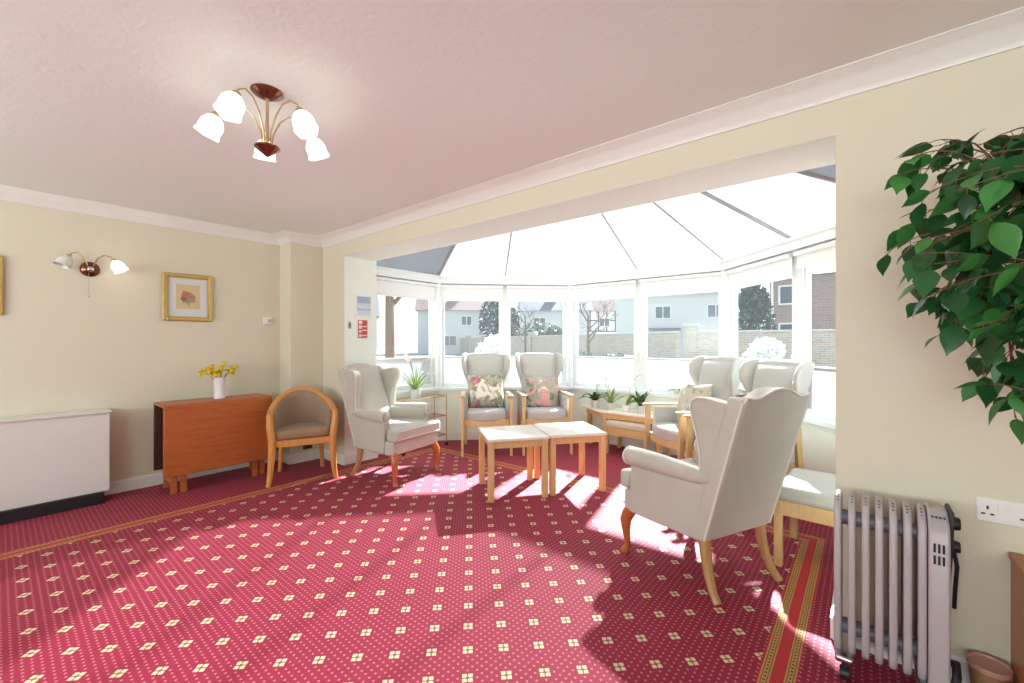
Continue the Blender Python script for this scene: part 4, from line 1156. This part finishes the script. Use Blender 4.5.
leafy('blossom_shrub', 'white flowering shrub outside the window behind the first high-back chair', 'shrub', (-6.4, 6.9), [((0, 0, .9), (.34, .34, .6)), ((.1, .1, 1.3), (.25, .25, .28))], 1400, .04, WBL, (.03, .7), 8)
leafy('blossom_shrub', 'low white flowering shrub outside the window over the fourth orchid', 'shrub', (-3.6, 8.6), [((-.2, 0, .72), (.4, .35, .42)), ((.35, 0, .66), (.3, .3, .38))], 1400, .04, WBL, (.03, .5), 9)
def bare_tree(label, loc, h, r0, seed, lean=(0, 0)):
    rnd = random.Random(seed); r = thing('bare_tree', label, 'tree', (*loc, GZ), 0, 'leafless trees in the garden')
    b, tw = MB(), MB()
    tp = [(lean[0] * t * h, lean[1] * t * h, -.1 + t * h * .6) for t in (0, .25, .5, .75, 1)]
    b.tube(tp, [r0, r0 * .85, r0 * .75, r0 * .65, r0 * .5], 10)
    def grow(p, d, L, rr, lev):
        q = p + d * L; mid = p + d * L * .5 + Vector((rnd.gauss(0, .04), rnd.gauss(0, .04), .02)) * L
        (b if lev > 1 else tw).tube([p, mid, q], [rr, rr * .8, rr * .6], 5)
        if lev <= 0: return
        for _ in range(3):
            nd = (d + Vector((rnd.gauss(0, .5), rnd.gauss(0, .5), rnd.gauss(.12, .35)))).normalized()
            grow(p + d * L * rnd.uniform(.5, 1), nd, L * rnd.uniform(.55, .8), rr * .55, lev - 1)
    for k in range(5):
        t = .5 + .12 * k; a = rnd.uniform(0, 2 * pi)
        grow(Vector(tp[2]).lerp(Vector(tp[4]), k / 4), Vector((cos(a) * .8, sin(a) * .8, .75)).normalized(), h * .22, r0 * .4, 3)
    b.build('trunk', M['bark'], r); tw.build('twigs', M['bark'], r)
bare_tree('leafless tree with a pale trunk close outside the narrow side window', (-8.0, 5.5), 7.5, .13, 3, (-.02, .01))
bare_tree('leafless tree in front of the timbered house', (-10.4, 18.4), 4.6, .09, 4)
bare_tree('leafless grey tree in front of the hedge and the chimney house', (-15.2, 19.6), 4.8, .08, 5)

# added fill lamps at the two unseen windows behind, tilted up at the ceiling
for i, w in enumerate(W1):
    ad = bpy.data.lights.new('fill_lamp', 'AREA'); ad.shape = 'RECTANGLE'; ad.size = w[1] - w[0]; ad.size_y = WZ[1] - WZ[0]
    ad.energy = FILL * (w[1] - w[0]); ad.color = (.90, .98, .98)
    ao = bpy.data.objects.new('fill_lamp', ad); COL.objects.link(ao); ao.location = ((w[0] + w[1]) / 2, BY + .02, (WZ[0] + WZ[1]) / 2); ao.rotation_euler = (radians(90 + 52), 0, 0)
# ------------------------------------------------------------------ camera, light, view
cam = bpy.data.cameras.new('camera'); co = bpy.data.objects.new('camera', cam); COL.objects.link(co)
cam.sensor_width = 36; cam.lens = 427 * 36 / 1024; cam.clip_start = .02; cam.clip_end = 300
co.location = (0, 0, 1.26); co.rotation_euler = (radians(90), 0, radians(39.6))
scene.camera = co
EL = radians(37.6)
to_sun = Vector((-.22 * cos(EL), .975 * cos(EL), sin(EL))).normalized()
sd = bpy.data.lights.new('sun', 'SUN'); sd.energy = 36; sd.angle = radians(1.5); sd.color = (.97, .98, 1)
so = bpy.data.objects.new('sun', sd); COL.objects.link(so); so.rotation_euler = to_sun.to_track_quat('Z', 'Y').to_euler(); so.location = (-8, 30, 25)
w = bpy.data.worlds.new('sky'); scene.world = w; w.use_nodes = True
nt = w.node_tree; nt.nodes.clear()
bg = nt.nodes.new('ShaderNodeBackground'); ow = nt.nodes.new('ShaderNodeOutputWorld')
tc = nt.nodes.new('ShaderNodeTexCoord'); sx = nt.nodes.new('ShaderNodeSeparateXYZ'); rp = nt.nodes.new('ShaderNodeValToRGB')
nt.links.new(tc.outputs['Generated'], sx.inputs[0]); nt.links.new(sx.outputs[2], rp.inputs[0])
rp.color_ramp.elements[0].color = (.88, .95, 1, 1); rp.color_ramp.elements[1].color = (.62, .78, 1, 1)
nt.links.new(rp.outputs[0], bg.inputs[0]); bg.inputs[1].default_value = 1.5
nt.links.new(bg.outputs[0], ow.inputs[0])
vs = scene.view_settings
scene.display_settings.display_device = 'sRGB'
vs.view_transform = 'Standard'; vs.look = 'None'; vs.gamma = 1; vs.use_curve_mapping = False
vs.exposure = 0.0
cy = scene.cycles
cy.max_bounces = 10; cy.diffuse_bounces = 6; cy.glossy_bounces = 4; cy.transparent_max_bounces = 16; cy.transmission_bounces = 6
cy.sample_clamp_indirect = 6; cy.caustics_reflective = False; cy.caustics_refractive = False
cy.use_denoising = True
